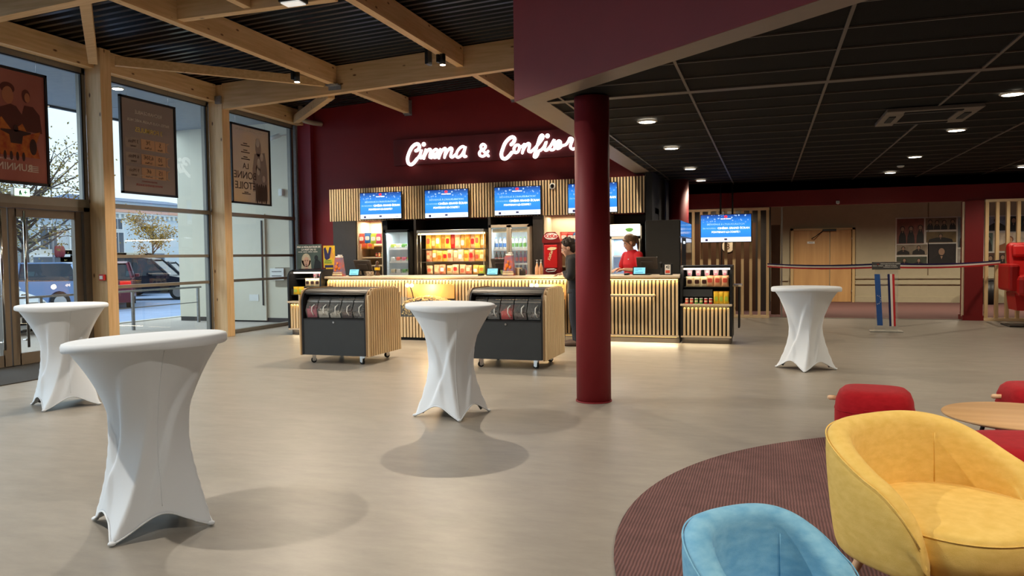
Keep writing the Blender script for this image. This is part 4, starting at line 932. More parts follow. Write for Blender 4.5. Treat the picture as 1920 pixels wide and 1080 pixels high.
rows = {1.55: [('white', 'blue')] * 4 + [('white', 'green')] * 5, 1.27: [('black', 'red')] * 4 + [('purple', 'red')] * 5, 1.02: [('blue', 'lime')] * 4 + [('purple', 'red')] * 5}
for z, cs in rows.items():
    shelf_row(f2, -5.11, -4.37, 14.30, 14.80, z)
    for k, (a, b) in enumerate(cs):
        bottle(-5.075 + k * .0845, 14.36, z, P[a], P[b], '%s bottle from the left, %s with %s cap, %s shelf of the double fridge' % (('first', 'second', 'third', 'fourth', 'fifth', 'sixth', 'seventh', 'eighth', 'ninth')[k], a, b, {1.55: 'top', 1.27: 'middle', 1.02: 'bottom'}[z]), 'bottles in the double fridge', .235, .034)
f3 = fridge(-2.78, -2.20, 1.985, mat('cream_fridge', (222, 212, 196), .4), 'pale glass fridge with green leaf header behind the woman', head=.22, e=6)
m = M(); m.prism([(-2.40 + .07 * cos(a) * (1 + .15 * sin(3 * a)), 1.875 + .035 * sin(a)) for a in [2 * PI * k / 20 for k in range(20)]], 'y', 14.155, 14.16); m.ob('leaf_emblem', P['green'], f3)
m = M(); text(m, 'GLACES', .07, (-2.62, 14.158, 1.875), shear=.2); m.ob('header_text', mat('pale_grey_text', (150, 165, 170), .5), f3)
M().box(-2.74, -2.24, 14.4, 14.42, .45, 1.7).ob('blue_inner_panel', mat('pale_blue_liner', (150, 180, 222), .5, emit=.15), f3)
for z in (1.05, 1.4): shelf_row(f3, -2.73, -2.25, 14.3, 14.4, z)
# snack rack between the fridges
t = thing('snack_rack', 'bright lit rack of orange and yellow popcorn and snack bags', 'display rack', (-5.99, 14.5, 0))
M().box(-6.77, -5.24, 14.72, 14.86, 0, 1.96).ob('back_panel', NB, t); M().box(-6.73, -5.28, 14.20, 14.72, 1.90, 1.96, .006).ob('canopy', ALU, t)
M().box(-6.77, -5.24, 14.2, 14.72, 0, 1.06).ob('base_cupboard', DGREY, t)
for z in (1.32, 1.58): M().box(-6.74, -5.27, 14.3, 14.72, z - .012, z).ob('shelf', ACR, t)
for x in (-6.74, -6.66, -5.30): M().tube([(x, 14.24, 1.06), (x, 14.24, 1.90)], .007, 8).ob('upright', ALU, t)
M().box(-6.72, -5.28, 14.24, 14.27, 1.865, 1.895).ob('led_tube', mat('rack_tube', (255, 226, 170), .5, emit=4), t)
area((-6.0, 14.2, 1.88), (radians(-22), 0, 0), 1.4, .04, 12, (1, .76, .42)); area((-6.0, 14.12, 1.08), (radians(160), 0, 0), 1.4, .04, 3.5, (1, .76, .42))
rk = [(1.585, .29, 12, .12, ('yellow', 'amber', 'yellow', 'amber', 'yellow', 'red', 'peach', 'amber', 'orange', 'peach', 'yellow', 'amber'), 'top'), (1.325, .235, 11, .125, ('coral', 'amber', 'amber', 'yellow', 'peach', 'peach', 'peach', 'yellow', 'coral', 'amber', 'amber'), 'middle'), (1.065, .19, 9, .13, ('peach', 'peach', 'coral', 'cream', 'peach', 'peach', 'coral', 'amber', 'lime'), 'bottom')]
nth = ('first', 'second', 'third', 'fourth', 'fifth', 'sixth', 'seventh', 'eighth', 'ninth', 'tenth', 'eleventh', 'twelfth')
for (z, h, n, w_, cs, nm) in rk:
    for k in range(n):
        x = -6.60 + (1.28) * (k + .5) / n + (.0)
        pouch('snack_bag', x, 14.38 + .03 * (k % 2), z, w_ * 1.02, h * random.uniform(.9, 1.02), .07, [P.get('p' + cs[k], P[cs[k]]), P[('coral', 'white', 'red', 'cream', 'orange')[(k * 3 + int(z * 10)) % 5]], P['yellow' if k % 2 else 'white']], '%s %s snack bag from the left on the %s shelf of the lit rack' % (nth[k], cs[k], nm), grp='snack bags on the %s shelf of the lit rack' % nm, rz=random.uniform(-.12, .12), blob=random.choice([.2, .3, .35]))
# chocolate dispenser
t = thing('chocolate_dispenser', 'tall red chocolate bar dispenser box with rounded crown sign', 'dispenser', (-3.98, 14.2, 1.05))
x0, x1 = at(1018, 480, y=14.15).x, at(1050, 480, y=14.15).x; xc = (x0 + x1) / 2; R_ = mat('dispenser_red', (196, 24, 26), .35, noise=.05); RD = mat('dispenser_dark_red', (120, 22, 24), .4)
M().box(x0, x1, 14.16, 14.33, .95, 1.68, .01).ob('box_body', RD, t)
M().prism([(x0 - .01, 1.66), (x1 + .01, 1.66), (x1 + .0, 1.72), (x1 - .03, 1.80), (x1 - .09, 1.865), (x0 + .08, 1.865), (x0 + .01, 1.80), (x0 - .01, 1.72)], 'y', 14.14, 14.17).ob('crown_board', RD, t)
M().box(x0 + .03, x1 - .05, 14.125, 14.16, 1.18, 1.62, .012).ob('red_front', R_, t)
M().prism([(xc + .135 * cos(a), 1.785 + .062 * sin(a)) for a in [2 * PI * k / 28 for k in range(28)]], 'y', 14.133, 14.139).ob('oval_badge', WHITE, t)
m = M(); text(m, 'KitKat', .10, (xc, 14.131, 1.785), shear=.25, bold=.002); m.ob('brand_lettering', R_, t)
m = M(); text(m, 'KitKat', .075, (xc - .015, 14.122, 1.42), right=(.3, 0, .954), up=(-.954, 0, .3), shear=.2, bold=.0015); m.prism([(xc + .02 + .09 * cos(a) * (1 + .2 * sin(2 * a)), 1.55 + .03 * sin(a)) for a in [2 * PI * k / 18 for k in range(18)]], 'y', 14.118, 14.122); m.ob('front_print', P['cream'], t)
m = M(); m.tube([(xc - .10, 14.11, 1.13), (xc - .08, 14.10, 1.155), (xc + .06, 14.10, 1.16), (xc + .10, 14.11, 1.15), (xc + .07, 14.11, 1.12), (xc - .06, 14.11, 1.11)], .009, 8, closed=True); m.ob('pull_loop', WHITE, t)
for i, (px, c_) in enumerate(((1058, 'coral'), (1070, 'red'), (1080, 'blue'))):
    q = at(px, 450, y=14.42); pouch('sweet_bag', q.x, 14.42, q.z - .04, .17, .19, .05, [P[c_], P['white']], '%s sweet bag hanging above the man in the right niche' % ('coral', 'red', 'blue')[i], grp='bags hanging in the right niche')
for i, px in enumerate((1010, 1014)):
    q = at(px, 518, y=13.0); t = thing('syrup_bottle', '%s pink syrup bottle on the counter beside the red dispenser' % ('left', 'right')[i], 'bottle', (q.x, 12.9 + .12 * i, 1.086), 0, 'pink syrup bottles on the counter')
    M().lathe([(.034, 0), (.036, .01), (.034, .12), (.014, .18), (.013, .2)], q.x, 12.9 + .12 * i, 1.086, 16).ob('bottle_body', P['peach'], t); M().lathe([(.016, .2), (.016, .215), (.006, .22), (.006, .25), (.02, .255), (.02, .262)], q.x, 12.9 + .12 * i, 1.086, 12).ob('pump', WHITE, t)
# big dark fridge cabinet at the right end
t = thing('tall_cabinet', 'tall dark grey cabinet at the right end of the bar, bluish doors on its side', 'cabinet', (-1.68, 14.3, 0))
CB = mat('cabinet_dark_grey', (58, 57, 54), .35, noise=.04); GL = mat('glossy_dark_side', (70, 78, 92), .12, metal=.5, noise=.03)
M().box(-1.98, -1.395, 13.30, 15.3, .04, 2.0, .008).ob('cabinet_body', CB, t); M().box(-1.95, -1.42, 13.36, 15.2, 0, .04).ob('base', BLACK, t)
for (ya, yb, za, zb) in ((13.31, 14.2, 1.72, 1.99), (14.22, 15.28, 1.72, 1.99), (14.22, 15.28, .1, 1.70), (13.31, 13.50, .1, 1.70)): M().box(-1.395, -1.383, ya, yb, za, zb, .003).ob('side_door', GL, t)
M().box(-1.40, -1.385, 13.51, 14.19, .1, 1.70).ob('dark_recess', BLK2, t)
m = M(); m.box(-1.384, -1.37, 13.75, 13.95, 1.60, 1.64, .004); m.ob('recess_lamp', mat('recess_glow', (210, 230, 255), .5, emit=2), t)

# ================================================================ THINGS ON THE COUNTER
def terminal(x, y, lab, k=0, back=True):
    t = thing('till', lab, 'till', (x, y, 1.086), 0, 'tills on the snack counter')
    m = M(); m.box(x - .10, x + .10, y + .06, y + .26, 1.086, 1.105, .006); m.tube([(x, y + .18, 1.10), (x, y + .12, 1.22)], .022, 10); m.ob('stand', BLACK, t)
    # staff monitor leaning back (its dark back faces us)
    T = Matrix.Translation((x + .05, y + .10, 1.27)) @ Matrix.Rotation(radians(28), 4, 'X')
    m = M(); m.box(-.17, .17, -.012, .012, -.10, .12, .006, T); m.box(-.10, .10, -.03, -.01, -.07, .05, .006, T); o = m.ob('staff_monitor', mat('monitor_back', (66, 58, 54), .4, noise=.05), t)
    T = Matrix.Translation((x - .05, y - .06, 1.155)) @ Matrix.Rotation(radians(-18), 4, 'X')
    c_ = M().box(-.11, .11, -.008, .012, -.07, .07, .008, T).ob('customer_screen', BLACK, t)
    s = M().box(-.092, .092, -.0095, -.008, -.052, .052, T=T).ob('display', mat('till_screen', (116, 190, 216), .3, emit=.75), c_)
    m = M(); m.box(-.07, .04, -.0102, -.0096, .025, .032, T=T); m.box(-.07, .06, -.0102, -.0096, -.036, -.028, T=T); m.box(-.07, -.02, -.0102, -.0096, 0, .006, T=T); m.ob('screen_lines', mat('till_lines', (60, 120, 150), .4, emit=.3), s)
    return t
terminal(at(672, 515, y=12.5).x, 12.5, 'till with pale screen at the left part of the counter')
terminal(at(931, 512, y=12.5).x, 12.5, 'till with pale screen at the middle of the counter, beside the film bucket')
terminal(at(1206, 510, y=12.5).x, 12.5, 'till with pale screen at the right, in front of the woman')
BKT = mat('bucket_film_print', (96, 110, 150), .5, c2=(206, 96, 60), scale=14)
def box_stand(x, y, lab, s=1.0):
    """paper popcorn bucket sample with film print"""
    t = thing('popcorn_carton', lab, 'popcorn carton', (x, y, 1.086), 0, 'printed popcorn cartons on the counter'); h = .34 * s; a, b = .085 * s, .105 * s
    b_, a_ = a, b
    rings = [[(x - r_ * .9, y - r_ * .7, 1.086 + z), (x + r_ * .9, y - r_ * .7, 1.086 + z), (x + r_ * .9, y + r_ * .7, 1.086 + z), (x - r_ * .9, y + r_ * .7, 1.086 + z)] for r_, z in ((a_, 0), (b_ * .8, h))]
    M().loft(rings, smooth=False).ob('carton', BKT, t)
    m = M(); m.box(x - .1 * s, x + .1 * s, y - .082 * s, y - .070 * s, 1.10, 1.135); m.box(x - .09 * s, x + .09 * s, y - .079 * s, y - .068 * s, 1.145, 1.16); m.ob('white_bands', P['cream'], t)
    m = M()
    for (dx, dz, r_) in ((-.02, .17, .035), (.035, .14, .025), (-.045, .11, .022), (.0, .235, .02)): m.ball((x + dx * s, y - .068 * s, 1.086 + dz * s), r_ * s, 12, (1, .25, 1.2))
    m.ob('printed_figures', P['orange'], t)
    m = M(); m.box(x - .05 * s, x + .06 * s, y - .05, y + .05, 1.086 + h, 1.086 + h + .03, .006).box(x - .01, x + .05, y - .04, y + .04, 1.086 + h + .03, 1.086 + h + .055, .006); m.ob('white_lid', WHITE, t)
    return t
box_stand(at(636, 500, y=12.45).x, 12.45, 'printed popcorn carton with white lid at the left end of the counter')
box_stand(at(955, 505, y=12.5).x, 12.5, 'printed popcorn carton beside the middle till')
tag(M().cyl(at(978, 515, y=12.55).x, 12.6, 1.086, 1.20, .055, 20).ob('dark_tub', DGREY), 'dark round pot on the counter right of the popcorn carton', 'pot')
m = thing('napkin_box', 'cream napkin box behind the popcorn carton', 'box', (at(970, 512, y=12.62).x, 12.66, 1.086)); M().box(-.06, .06, -.05, .05, 0, .13, .006).ob('box_body', P['cream'], m, local=True)
m = thing('napkin_box', 'small patterned box beside the left till', 'box', (at(690, 512, y=12.5).x, 12.56, 1.086)); M().box(-.06, .06, -.05, .05, 0, .085, .006).ob('box_body', mat('patterned_box', (206, 184, 156), .5, c2=(60, 50, 44), scale=30), m, local=True)
x = at(920, 518, y=12.45).x - .05; t = thing('card_reader', 'small black card reader with cable beside the middle till', 'card reader', (at(903, 520, y=12.45).x, 12.42, 1.086)); M().box(-.035, .035, -.07, .07, 0, .035, .008).ob('reader_body', BLACK, t, local=True); M().box(-.026, .026, 0, .05, .035, .037).ob('reader_screen', mat('reader_lcd', (90, 110, 100), .3), t, local=True)
t = thing('card_reader', 'black card reader lying by the woman\'s till', 'card reader', (at(1176, 519, y=12.45).x, 12.42, 1.086)); M().box(-.035, .035, -.07, .07, 0, .035, .008).ob('reader_body', BLACK, t, local=True); M().box(-.026, .026, 0, .05, .035, .037).ob('reader_screen', mat('reader_lcd', (90, 110, 100), .3), t, local=True)
gx = at(712, 500, y=12.9).x; t = thing('figurine', 'small dark and gold figurine standing beside the left till', 'figurine', (gx, 12.8, 1.086))
M().lathe([(.05, 0), (.055, .02), (.03, .05), (.045, .12), (.05, .17), (.02, .2), (.03, .23), (.025, .26), (.0, .275)], gx, 12.8, 1.086, 16).ob('figure_body', mat('dark_bronze', (84, 58, 40), .4, metal=.3, noise=.2), t); M().lathe([(.052, .10), (.055, .15)], gx, 12.8, 1.086, 16, cap=False).ob('gold_band', P['yellow'], t)
t = thing('price_card', 'small upright number card in a black holder right of the woman\'s till', 'card', (at(1252, 508, y=12.5).x, 12.5, 1.086))
M().box(-.075, .075, 0, .012, 0, .18, .004).box(-.075, .075, -.03, .05, 0, .01).ob('holder', BLACK, t, local=True); q = M().box(-.045, .045, -.006, 0, .012, .165).ob('card_face', P['white'], t, local=True)
m = M(); text(m, '42', .06, (0, -.009, .125), bold=.001); m.ob('number', BLACK, q, local=True); M().box(-.035, .035, -.008, -.006, .03, .075).ob('card_print', P['coral'], q, local=True)
t = thing('scanner', 'black handheld scanner standing on the counter near the price card', 'scanner', (at(1239, 510, y=12.5).x, 12.55, 1.086)); M().lathe([(.03, 0), (.03, .01), (.01, .02), (.01, .13)], seg=14).tube([(0, 0, .12), (0, -.02, .19), (0, -.05, .2)], .018, 10).ob('scanner_body', BLACK, t, local=True)

# ================================================================ FILM POSTER STANDS AT THE LEFT END
x0, x1, z0, z1 = -8.50, -7.96, 1.22, 1.685
t = thing('film_poster', 'dark green film poster with a pale blond face, standing above the left snack cabinet', 'poster', (-8.22, 12.62, 1.21))
M().box(x0, x1, 12.62, 12.64, z0, z1, .003).ob('poster_board', mat('poster_dark_green', (58, 70, 66), .45, c2=(84, 100, 92), scale=3), t)
m = M(); text(m, "PAR LE RÉALISATEUR DE", .047, (-8.23, 12.617, 1.635), bold=.001); text(m, 'LA NUIT DU 12', .047, (-8.23, 12.617, 1.585), bold=.001); [m.box(-8.46 + .11 * q, -8.37 + .11 * q, 12.615, 12.617, 1.538, 1.548) for q in range(4)]; m.ob('poster_title', P['white'], t)
def oval(m, x, z, rx, rz, y, n=24, k=0): return m.prism([(x + rx * cos(a) * (1 + k * sin(a)), z + rz * sin(a)) for a in [2 * PI * q / n for q in range(n)]], 'y', y - .0015, y)
HAIR_ = mat('print_blond', (186, 178, 156), .6, noise=.15, scale=30); SK_ = mat('print_skin', (196, 158, 138), .6, noise=.05); SHD = mat('print_shadow', (30, 32, 34), .6)
m = M(); oval(m, -8.29, 1.385, .10, .13, 12.6185); m.prism([(-8.40, 1.225), (-8.18, 1.225), (-8.19, 1.38), (-8.39, 1.38)], 'y', 12.617, 12.6185); m.ob('printed_hair', HAIR_, t)
m = M(); oval(m, -8.285, 1.355, .06, .095, 12.6165, k=.1); m.box(-8.32, -8.25, 12.615, 12.6165, 1.225, 1.28); m.ob('printed_face', SK_, t)
m = M(); oval(m, -8.31, 1.375, .013, .007, 12.6145); oval(m, -8.26, 1.375, .013, .007, 12.6145); oval(m, -8.285, 1.305, .022, .006, 12.6145); m.box(-8.288, -8.281, 12.613, 12.6145, 1.325, 1.345); m.box(-8.327, -8.295, 12.613, 12.6145, 1.388, 1.392); m.box(-8.275, -8.243, 12.613, 12.6145, 1.388, 1.392); m.ob('printed_features', mat('print_features', (96, 62, 54), .6), t)
m = M(); oval(m, -8.07, 1.43, .04, .05, 12.6185); m.prism([(-8.13, 1.225), (-7.97, 1.225), (-7.98, 1.35), (-8.04, 1.40), (-8.10, 1.39)], 'y', 12.617, 12.6185); m.ob('printed_silhouette', SHD, t)
x0, x1 = -7.93, -7.685; z0, z1 = 1.24, 1.655
t = thing('film_poster', 'small yellow film poster with two dark figures beside the green poster', 'poster', (-7.8, 12.64, 1.22))
M().box(x0, x1, 12.64, 12.655, z0, z1, .003).box(x0 + .05, x1 - .05, 12.64, 12.70, 1.215, 1.245).ob('poster_board', P['yellow'], t)
m = M(); m.prism([(-7.92, 1.6), (-7.88, 1.63), (-7.83, 1.5), (-7.79, 1.63), (-7.75, 1.62), (-7.79, 1.42), (-7.86, 1.38), (-7.90, 1.42)], 'y', 12.637, 12.639); m.box(-7.9, -7.72, 12.637, 12.639, 1.245, 1.29); m.ob('printed_figures', mat('print_indigo', (52, 46, 92), .6), t)
m = M(); oval(m, -7.755, 1.56, .03, .045, 12.639); m.prism([(-7.80, 1.46), (-7.70, 1.40), (-7.69, 1.5), (-7.76, 1.53)], 'y', 12.637, 12.639); m.ob('printed_skin', P['amber'], t)
m = M(); m.box(-7.915, -7.74, 12.6355, 12.637, 1.315, 1.39); m.ob('title_block', P['lime'], t)
m = M(); text(m, 'LEURRE', .035, (-7.827, 12.6345, 1.37)); text(m, "L'ÉTRANGE", .03, (-7.827, 12.6345, 1.335)); m.ob('title_text', mat('print_dark_green', (40, 66, 30), .6), t)
# ================================================================ POSTERS HANGING IN THE WINDOWS (seen from behind, so mirrored)
def sheet(name, c, c2=None, tr=.45, scale=2, noise=.04, stretch=(1, 1, 1)):
    """printed sheet that lets daylight through"""
    m = mat(name, c, .6, noise=noise, c2=c2, scale=scale, stretch=stretch); N, L = m.node_tree.nodes, m.node_tree.links
    if 'Translucent BSDF' not in N:
        p = N['Principled BSDF']; o = N['Material Output']; tr_ = N.new('ShaderNodeBsdfTranslucent'); mx = N.new('ShaderNodeMixShader'); mx.inputs[0].default_value = tr
        src = p.inputs['Base Color'].links[0].from_socket if p.inputs['Base Color'].links else None
        if src: L.new(src, tr_.inputs[0])
        else: tr_.inputs[0].default_value = lin(c)
        L.new(p.outputs[0], mx.inputs[1]); L.new(tr_.outputs[0], mx.inputs[2]); L.new(mx.outputs[0], o.inputs[0])
    return m
XP = -9.60
def hung(y0, y1, z0, z1, lab, m_):
    t = thing('hanging_poster', lab, 'poster', (XP, (y0 + y1) / 2, z0), 0, 'framed film posters hanging inside the window wall'); b = .035
    fr = M().box(XP - .02, XP + .02, y0, y0 + b, z0, z1).box(XP - .02, XP + .02, y1 - b, y1, z0, z1).box(XP - .02, XP + .02, y0, y1, z0, z0 + b).box(XP - .02, XP + .02, y0, y1, z1 - b, z1); fr.ob('frame', BLACK, t)
    s = M().box(XP - .003, XP, y0 + b * .6, y1 - b * .6, z0 + b * .6, z1 - b * .6).ob('poster_sheet', m_, t)
    [M().tube([(XP, yy_, z1), (XP, yy_, 4.3)], .002, 5).ob('hanging_wire', STEEL, t) for yy_ in (y0 + .15, y1 - .15)]
    return t, s
LFT = (0, -1, 0)      # mirrored writing: read from outside, so right runs toward -y
def wtext(m, txt, size, y, z, k=1, **kw): return text(m, txt, size, (XP + .002 + .001 * k, y, z), right=(0, -1, 0), up=(0, 0, 1), **kw)
def blob(m, y, z, ry, rz, k=1, pts=None, n=20, e=0):
    x = XP + .001 + .0012 * k
    if pts is None: pts = [(y + ry * cos(a), z + rz * sin(a) * (1 + e * cos(a))) for a in [2 * PI * q / n for q in range(n)]]
    return m.prism(pts, 'x', x, x + .001)
INK = dict(dark=sheet('ink_dark', (70, 40, 36), tr=.25), brown=sheet('ink_brown', (104, 84, 74), tr=.3), orange=sheet('ink_orange', (214, 132, 58), (176, 70, 44), scale=10, tr=.35), skin=sheet('ink_skin', (192, 128, 96), tr=.35), pale=sheet('ink_pale', (236, 226, 216), tr=.4), yellow=sheet('ink_yellow', (236, 214, 120), tr=.4), cell=sheet('ink_cell', (222, 184, 148), tr=.4), cell2=sheet('ink_cell_grey', (186, 170, 160), tr=.4), red=sheet('ink_red', (176, 104, 96), tr=.3))
# 1 red poster
t, s = hung(7.09, 8.29, 2.475, 4.025, 'red action film poster in a black frame hanging above the entrance doors', sheet('poster_red', (164, 104, 92), (182, 124, 108), scale=1.4))
m = M(); blob(m, 0, 0, 0, 0, 1, [(7.45, 3.2), (8.2, 3.2), (8.17, 3.45), (8.07, 3.55), (7.94, 3.55), (7.9, 3.42), (7.82, 3.52), (7.74, 3.54), (7.55, 3.46)]); blob(m, 7.97, 3.68, .062, .09, 2); blob(m, 7.70, 3.745, .105, .075, 2); blob(m, 7.2, 3.5, .1, .4); m.ob('printed_figures', sheet('ink_maroon', (104, 54, 48), tr=.35), s)
m = M(); blob(m, 7.70, 3.65, .082, .115, 4, e=.1); blob(m, 7.985, 3.66, .04, .065, 4); m.ob('printed_faces', INK['skin'], s)
m = M(); blob(m, 0, 0, 0, 0, 3, [(7.15, 2.85), (8.15, 2.85), (8.1, 3.05), (8.17, 3.22), (7.98, 3.16), (7.9, 3.30), (7.75, 3.18), (7.6, 3.35), (7.45, 3.2), (7.3, 3.32), (7.15, 3.2)]); m.ob('printed_flames', INK['orange'], s)
m = M(); blob(m, 7.80, 3.22, .035, .05, 5); blob(m, 0, 0, 0, 0, 5, [(7.72, 3.02), (7.88, 3.02), (7.90, 3.13), (8.02, 3.17), (8.02, 3.19), (7.86, 3.2), (7.74, 3.2), (7.58, 3.19), (7.58, 3.17), (7.70, 3.13)]); blob(m, 8.05, 3.0, .055, .11, 5)
for k in range(6): blob(m, 7.45 + .09 * k, 2.85, .022, .06, 5)
m.ob('small_figures', INK['dark'], s)
m = M(); wtext(m, 'RUNNING MAN', .135, 7.55, 2.70, 3, bold=.002); wtext(m, 'GLEN POWELL', .04, 7.62, 2.80, 3)
for k in range(4): m.box(XP + .002, XP + .0045, 7.97, 8.12, 2.655 + .024 * k, 2.667 + .024 * k)
m.ob('poster_title', INK['pale'], s)
# 2 price list
t, s = hung(9.57, 10.765, 2.485, 4.025, 'brown ticket price list poster in a black frame, in the middle window', sheet('poster_taupe', (158, 142, 134), tr=.4))
yc = 10.17
m = M(); wtext(m, 'RECHARGEABLE', .08, yc - .0, 3.80, 1); wtext(m, 'FAITES-VOUS PLAISIR AVEC NOS', .062, yc, 3.665, 1); wtext(m, "Possibilité d'une place de cinéma", .035, yc, 2.80, 2); m.ob('list_text', INK['pale'], s)
m = M(); wtext(m, '3 FORMULES', .105, yc, 3.52, 1, bold=.001); m.ob('formula_title', INK['yellow'], s)
rows_ = ((3.30, '5', '7€', '3 Mois'), (3.06, '10', '6,50€', '6 Mois'), (2.82 + .02, '15', '6€', '9 Mois'))
m = M(); mo = M(); mt_ = M()
for z, a, b, c_ in rows_:
    for (ya, yb, mm_) in ((10.14, 10.46, m), (10.47 - .8, 10.12 - .0, m)): pass
    m.box(XP + .001, XP + .003, 9.99, 10.28, z - .085, z + .085); m.box(XP + .001, XP + .003, 10.29, 10.52, z - .085, z + .085)
    mo.box(XP + .001, XP + .003, 9.66, 9.98, z - .085, z + .085)
    wtext(mt_, a, .10, 10.40, z + .02, 2); wtext(mt_, 'Places', .045, 10.40, z - .055, 2); wtext(mt_, b, .09, 10.14, z + .03, 2); wtext(mt_, 'La Place', .045, 10.14, z - .05, 2); wtext(mt_, c_, .08, 9.83, z + .025, 2); wtext(mt_, 'Validité', .04, 9.83, z - .05, 2)
    m.prism([(10.53, z - .07), (10.62, z - .085), (10.56, z - .05), (10.56, z + .05), (10.62, z + .085), (10.53, z + .07)], 'x', XP + .001, XP + .003)
m.ob('orange_cells', INK['cell'], s); mo.ob('grey_cells', INK['cell2'], s); mt_.ob('cell_text', INK['brown'], s)
m = M(); wtext(m, 'RENSEIGNEMENTS', .04, 10.15, 2.70, 1); wtext(m, 'WWW.GRANDECRAN.FR', .05, 10.15, 2.64, 1, bold=.001); m.ob('web_line', INK['red'], s)
# 3 pale poster
t, s = hung(12.19, 13.395, 2.49, 4.015, 'pale sepia film poster in a black frame, in the window next to the red wall', sheet('poster_sepia', (206, 188, 176), (226, 196, 156), scale=.9, tr=.4))
m = M(); wtext(m, 'LA', .16, 12.62, 3.22, 2); wtext(m, 'BONNE', .20, 12.60, 3.04, 2, bold=.001); wtext(m, 'ÉTOILE', .20, 12.60, 2.84, 2, bold=.001)
for k, (z, q) in enumerate(((3.66, 'BENOÎT'), (3.62, 'POELVOORDE'), (3.53, 'AVEC'), (3.49, 'LUCIE'), (3.40, 'SAMI'), (3.36, 'OUTALBALI'), (2.72, 'UN FILM DE'), (2.69, 'SES RÉALISATEURS'))): m.box(XP + .002, XP + .004, 12.62 - (.06 if k % 2 == 0 else .13), 12.62 + (.06 if k % 2 == 0 else .13), z - .01, z + .01)
m.ob('poster_title', INK['brown'], s)
m = M(); blob(m, 13.02, 3.62, .09, .17); blob(m, 0, 0, 0, 0, 1, [(12.82, 2.75), (13.3, 2.75), (13.30, 3.2), (13.22, 3.55), (13.05, 3.5), (12.9, 3.5), (12.83, 3.2)]); blob(m, 0, 0, 0, 0, 2, [(12.88, 2.55), (13.3, 2.6), (13.28, 3.0), (13.2, 3.05), (12.95, 3.05)]); m.ob('printed_figures', INK['cell2'], s)
m = M()
for (y, z, ry, rz) in ((13.0, 3.72, .06, .09), (13.0, 3.16, .05, .08), (13.17, 3.02, .045, .07), (13.12, 3.45, .05, .08)): blob(m, y, z, ry, rz, 4)
blob(m, 13.02, 3.3, .05, .12, 4); m.ob('printed_faces', INK['pale'], s)
m = M()
for k in range(5): blob(m, 12.95 + .07 * k, 2.72, .045, .20 - .02 * (k % 2), 5)
blob(m, 13.0, 3.2, .075, .10, 3); m.ob('small_figures', INK['brown'], s)
m = M(); wtext(m, "LE NOUVEAU FILM DES RÉALISATEURS", .055, 12.79, 3.92, 1); m.ob('top_line', INK['pale'], s)

# ================================================================ FAR SIDE : PARTITIONS, DOORS, COLLAGE
def partition(x0, x1, z1, n, lab, y=17.62):
    t = thing('slatted_partition', lab, 'partition', ((x0 + x1) / 2, y, 0), 0, 'pine slatted partitions along the far wall'); M().box(x0, x1, y - .05, y + .05, 0, .06, .003).ob('bottom_rail', PINE['x'], t); M().box(x0, x1, y - .05, y + .05, z1 - .055, z1, .003).ob('top_rail', PINE['x'], t)
    for k in range(n):
        x = x0 + .035 + (x1 - x0 - .07) * k / (n - 1); M().box(x - .03, x + .03, y - .045, y + .045, .06, z1 - .055, .003).ob('upright', PINEK, t)
    return t
partition(-1.76, .06, 2.40, 11, 'pine slatted partition left of the opening, behind the wall screen')
partition(4.15, 6.6, 2.43, 14, 'pine slatted partition right of the red pilaster')
# dark brown double door with number disc behind the left partition
DB = mat('dark_brown_door', (92, 62, 42), .45, c2=(76, 50, 34), scale=3, stretch=(1, 1, .2))
t = struct('door_3', M().box(-1.72, -.98, 19.6, 19.66, 0, 2.15).box(-.96, -.25, 19.6, 19.66, 0, 2.15), DB); M().box(-1.05, -1.03, 19.55, 19.6, .9, 1.7).ob('door_handle', BLACK, t)
struct('wall_behind_partition', M().box(-2.4, -1.72, 19.6, 19.7, 0, 2.9).box(-1.72, -.25, 19.6, 19.7, 2.15, 2.9).box(-.25, .1, 19.6, 19.7, 0, 2.9), DGREY)
t = thing('number_disc', 'round pale disc with number three on the dark door under the wall screen', 'door number', (at(1365, 462, y=19.58).x, 19.58, 1.62)); q = at(1365, 462, y=19.58)
m = M(); rr = .145; m.prism([(q.x + rr * cos(a), q.z + rr * sin(a)) for a in [2 * PI * k / 28 for k in range(28)]], 'y', 19.575, 19.59); m.ob('disc', mat('disc_cream', (226, 206, 176), .5), t)
m = M(); text(m, '3', .20, (q.x, 19.573, q.z - .01), bold=.003); text(m, 'Salle', .05, (q.x, 19.573, q.z + .095)); m.ob('number', mat('disc_brown', (96, 66, 46), .5), t)
# brown open door leaf left of the opening
t = struct('door_4', M().box(.10, .30, 18.6, 18.66, 0, 2.05), mat('brown_leaf', (86, 58, 40), .5, noise=.06)); 
# oak double door in the corridor
OAK = wood('oak_door', (204, 160, 104), (184, 140, 88), 'z', scale=1.2, knots=False)
t = struct('door_5', M().box(.74, 1.69, 23.42, 23.5, .01, 2.03, .003), OAK)
h = M().tube([(1.60, 23.40, .98), (1.60, 23.36, .98), (1.44, 23.35, .98)], .012, 8).cyl(1.60, 23.39, .98 - .025, .98 + .025, .028, 12); h.ob('door_handle', STEEL, t)
M().box(1.1, 1.30, 23.405, 23.42, 1.655, 1.72).ob('door_plate', WHITE, t)
m = M(); text(m, 'PRIVÉ', .04, (1.2, 23.403, 1.688)); m.ob('plate_text', BLACK, t)
cl = M().box(1.50, 1.86, 23.34, 23.41, 2.00, 2.06, .004); cl.tube([(1.52, 23.36, 2.02), (1.30, 23.18, 1.85), (1.22, 23.40, 1.80)], .012, 8); cl.ob('door_closer', BLACK, t)
t = struct('door_6', M().box(1.71, 2.26, 23.42, 23.5, .01, 2.03, .003), OAK)
for z in (.25, 1.0, 1.75): M().cyl(2.27, 23.41, z, z + .1, .014, 10).ob('hinge', STEEL, t)
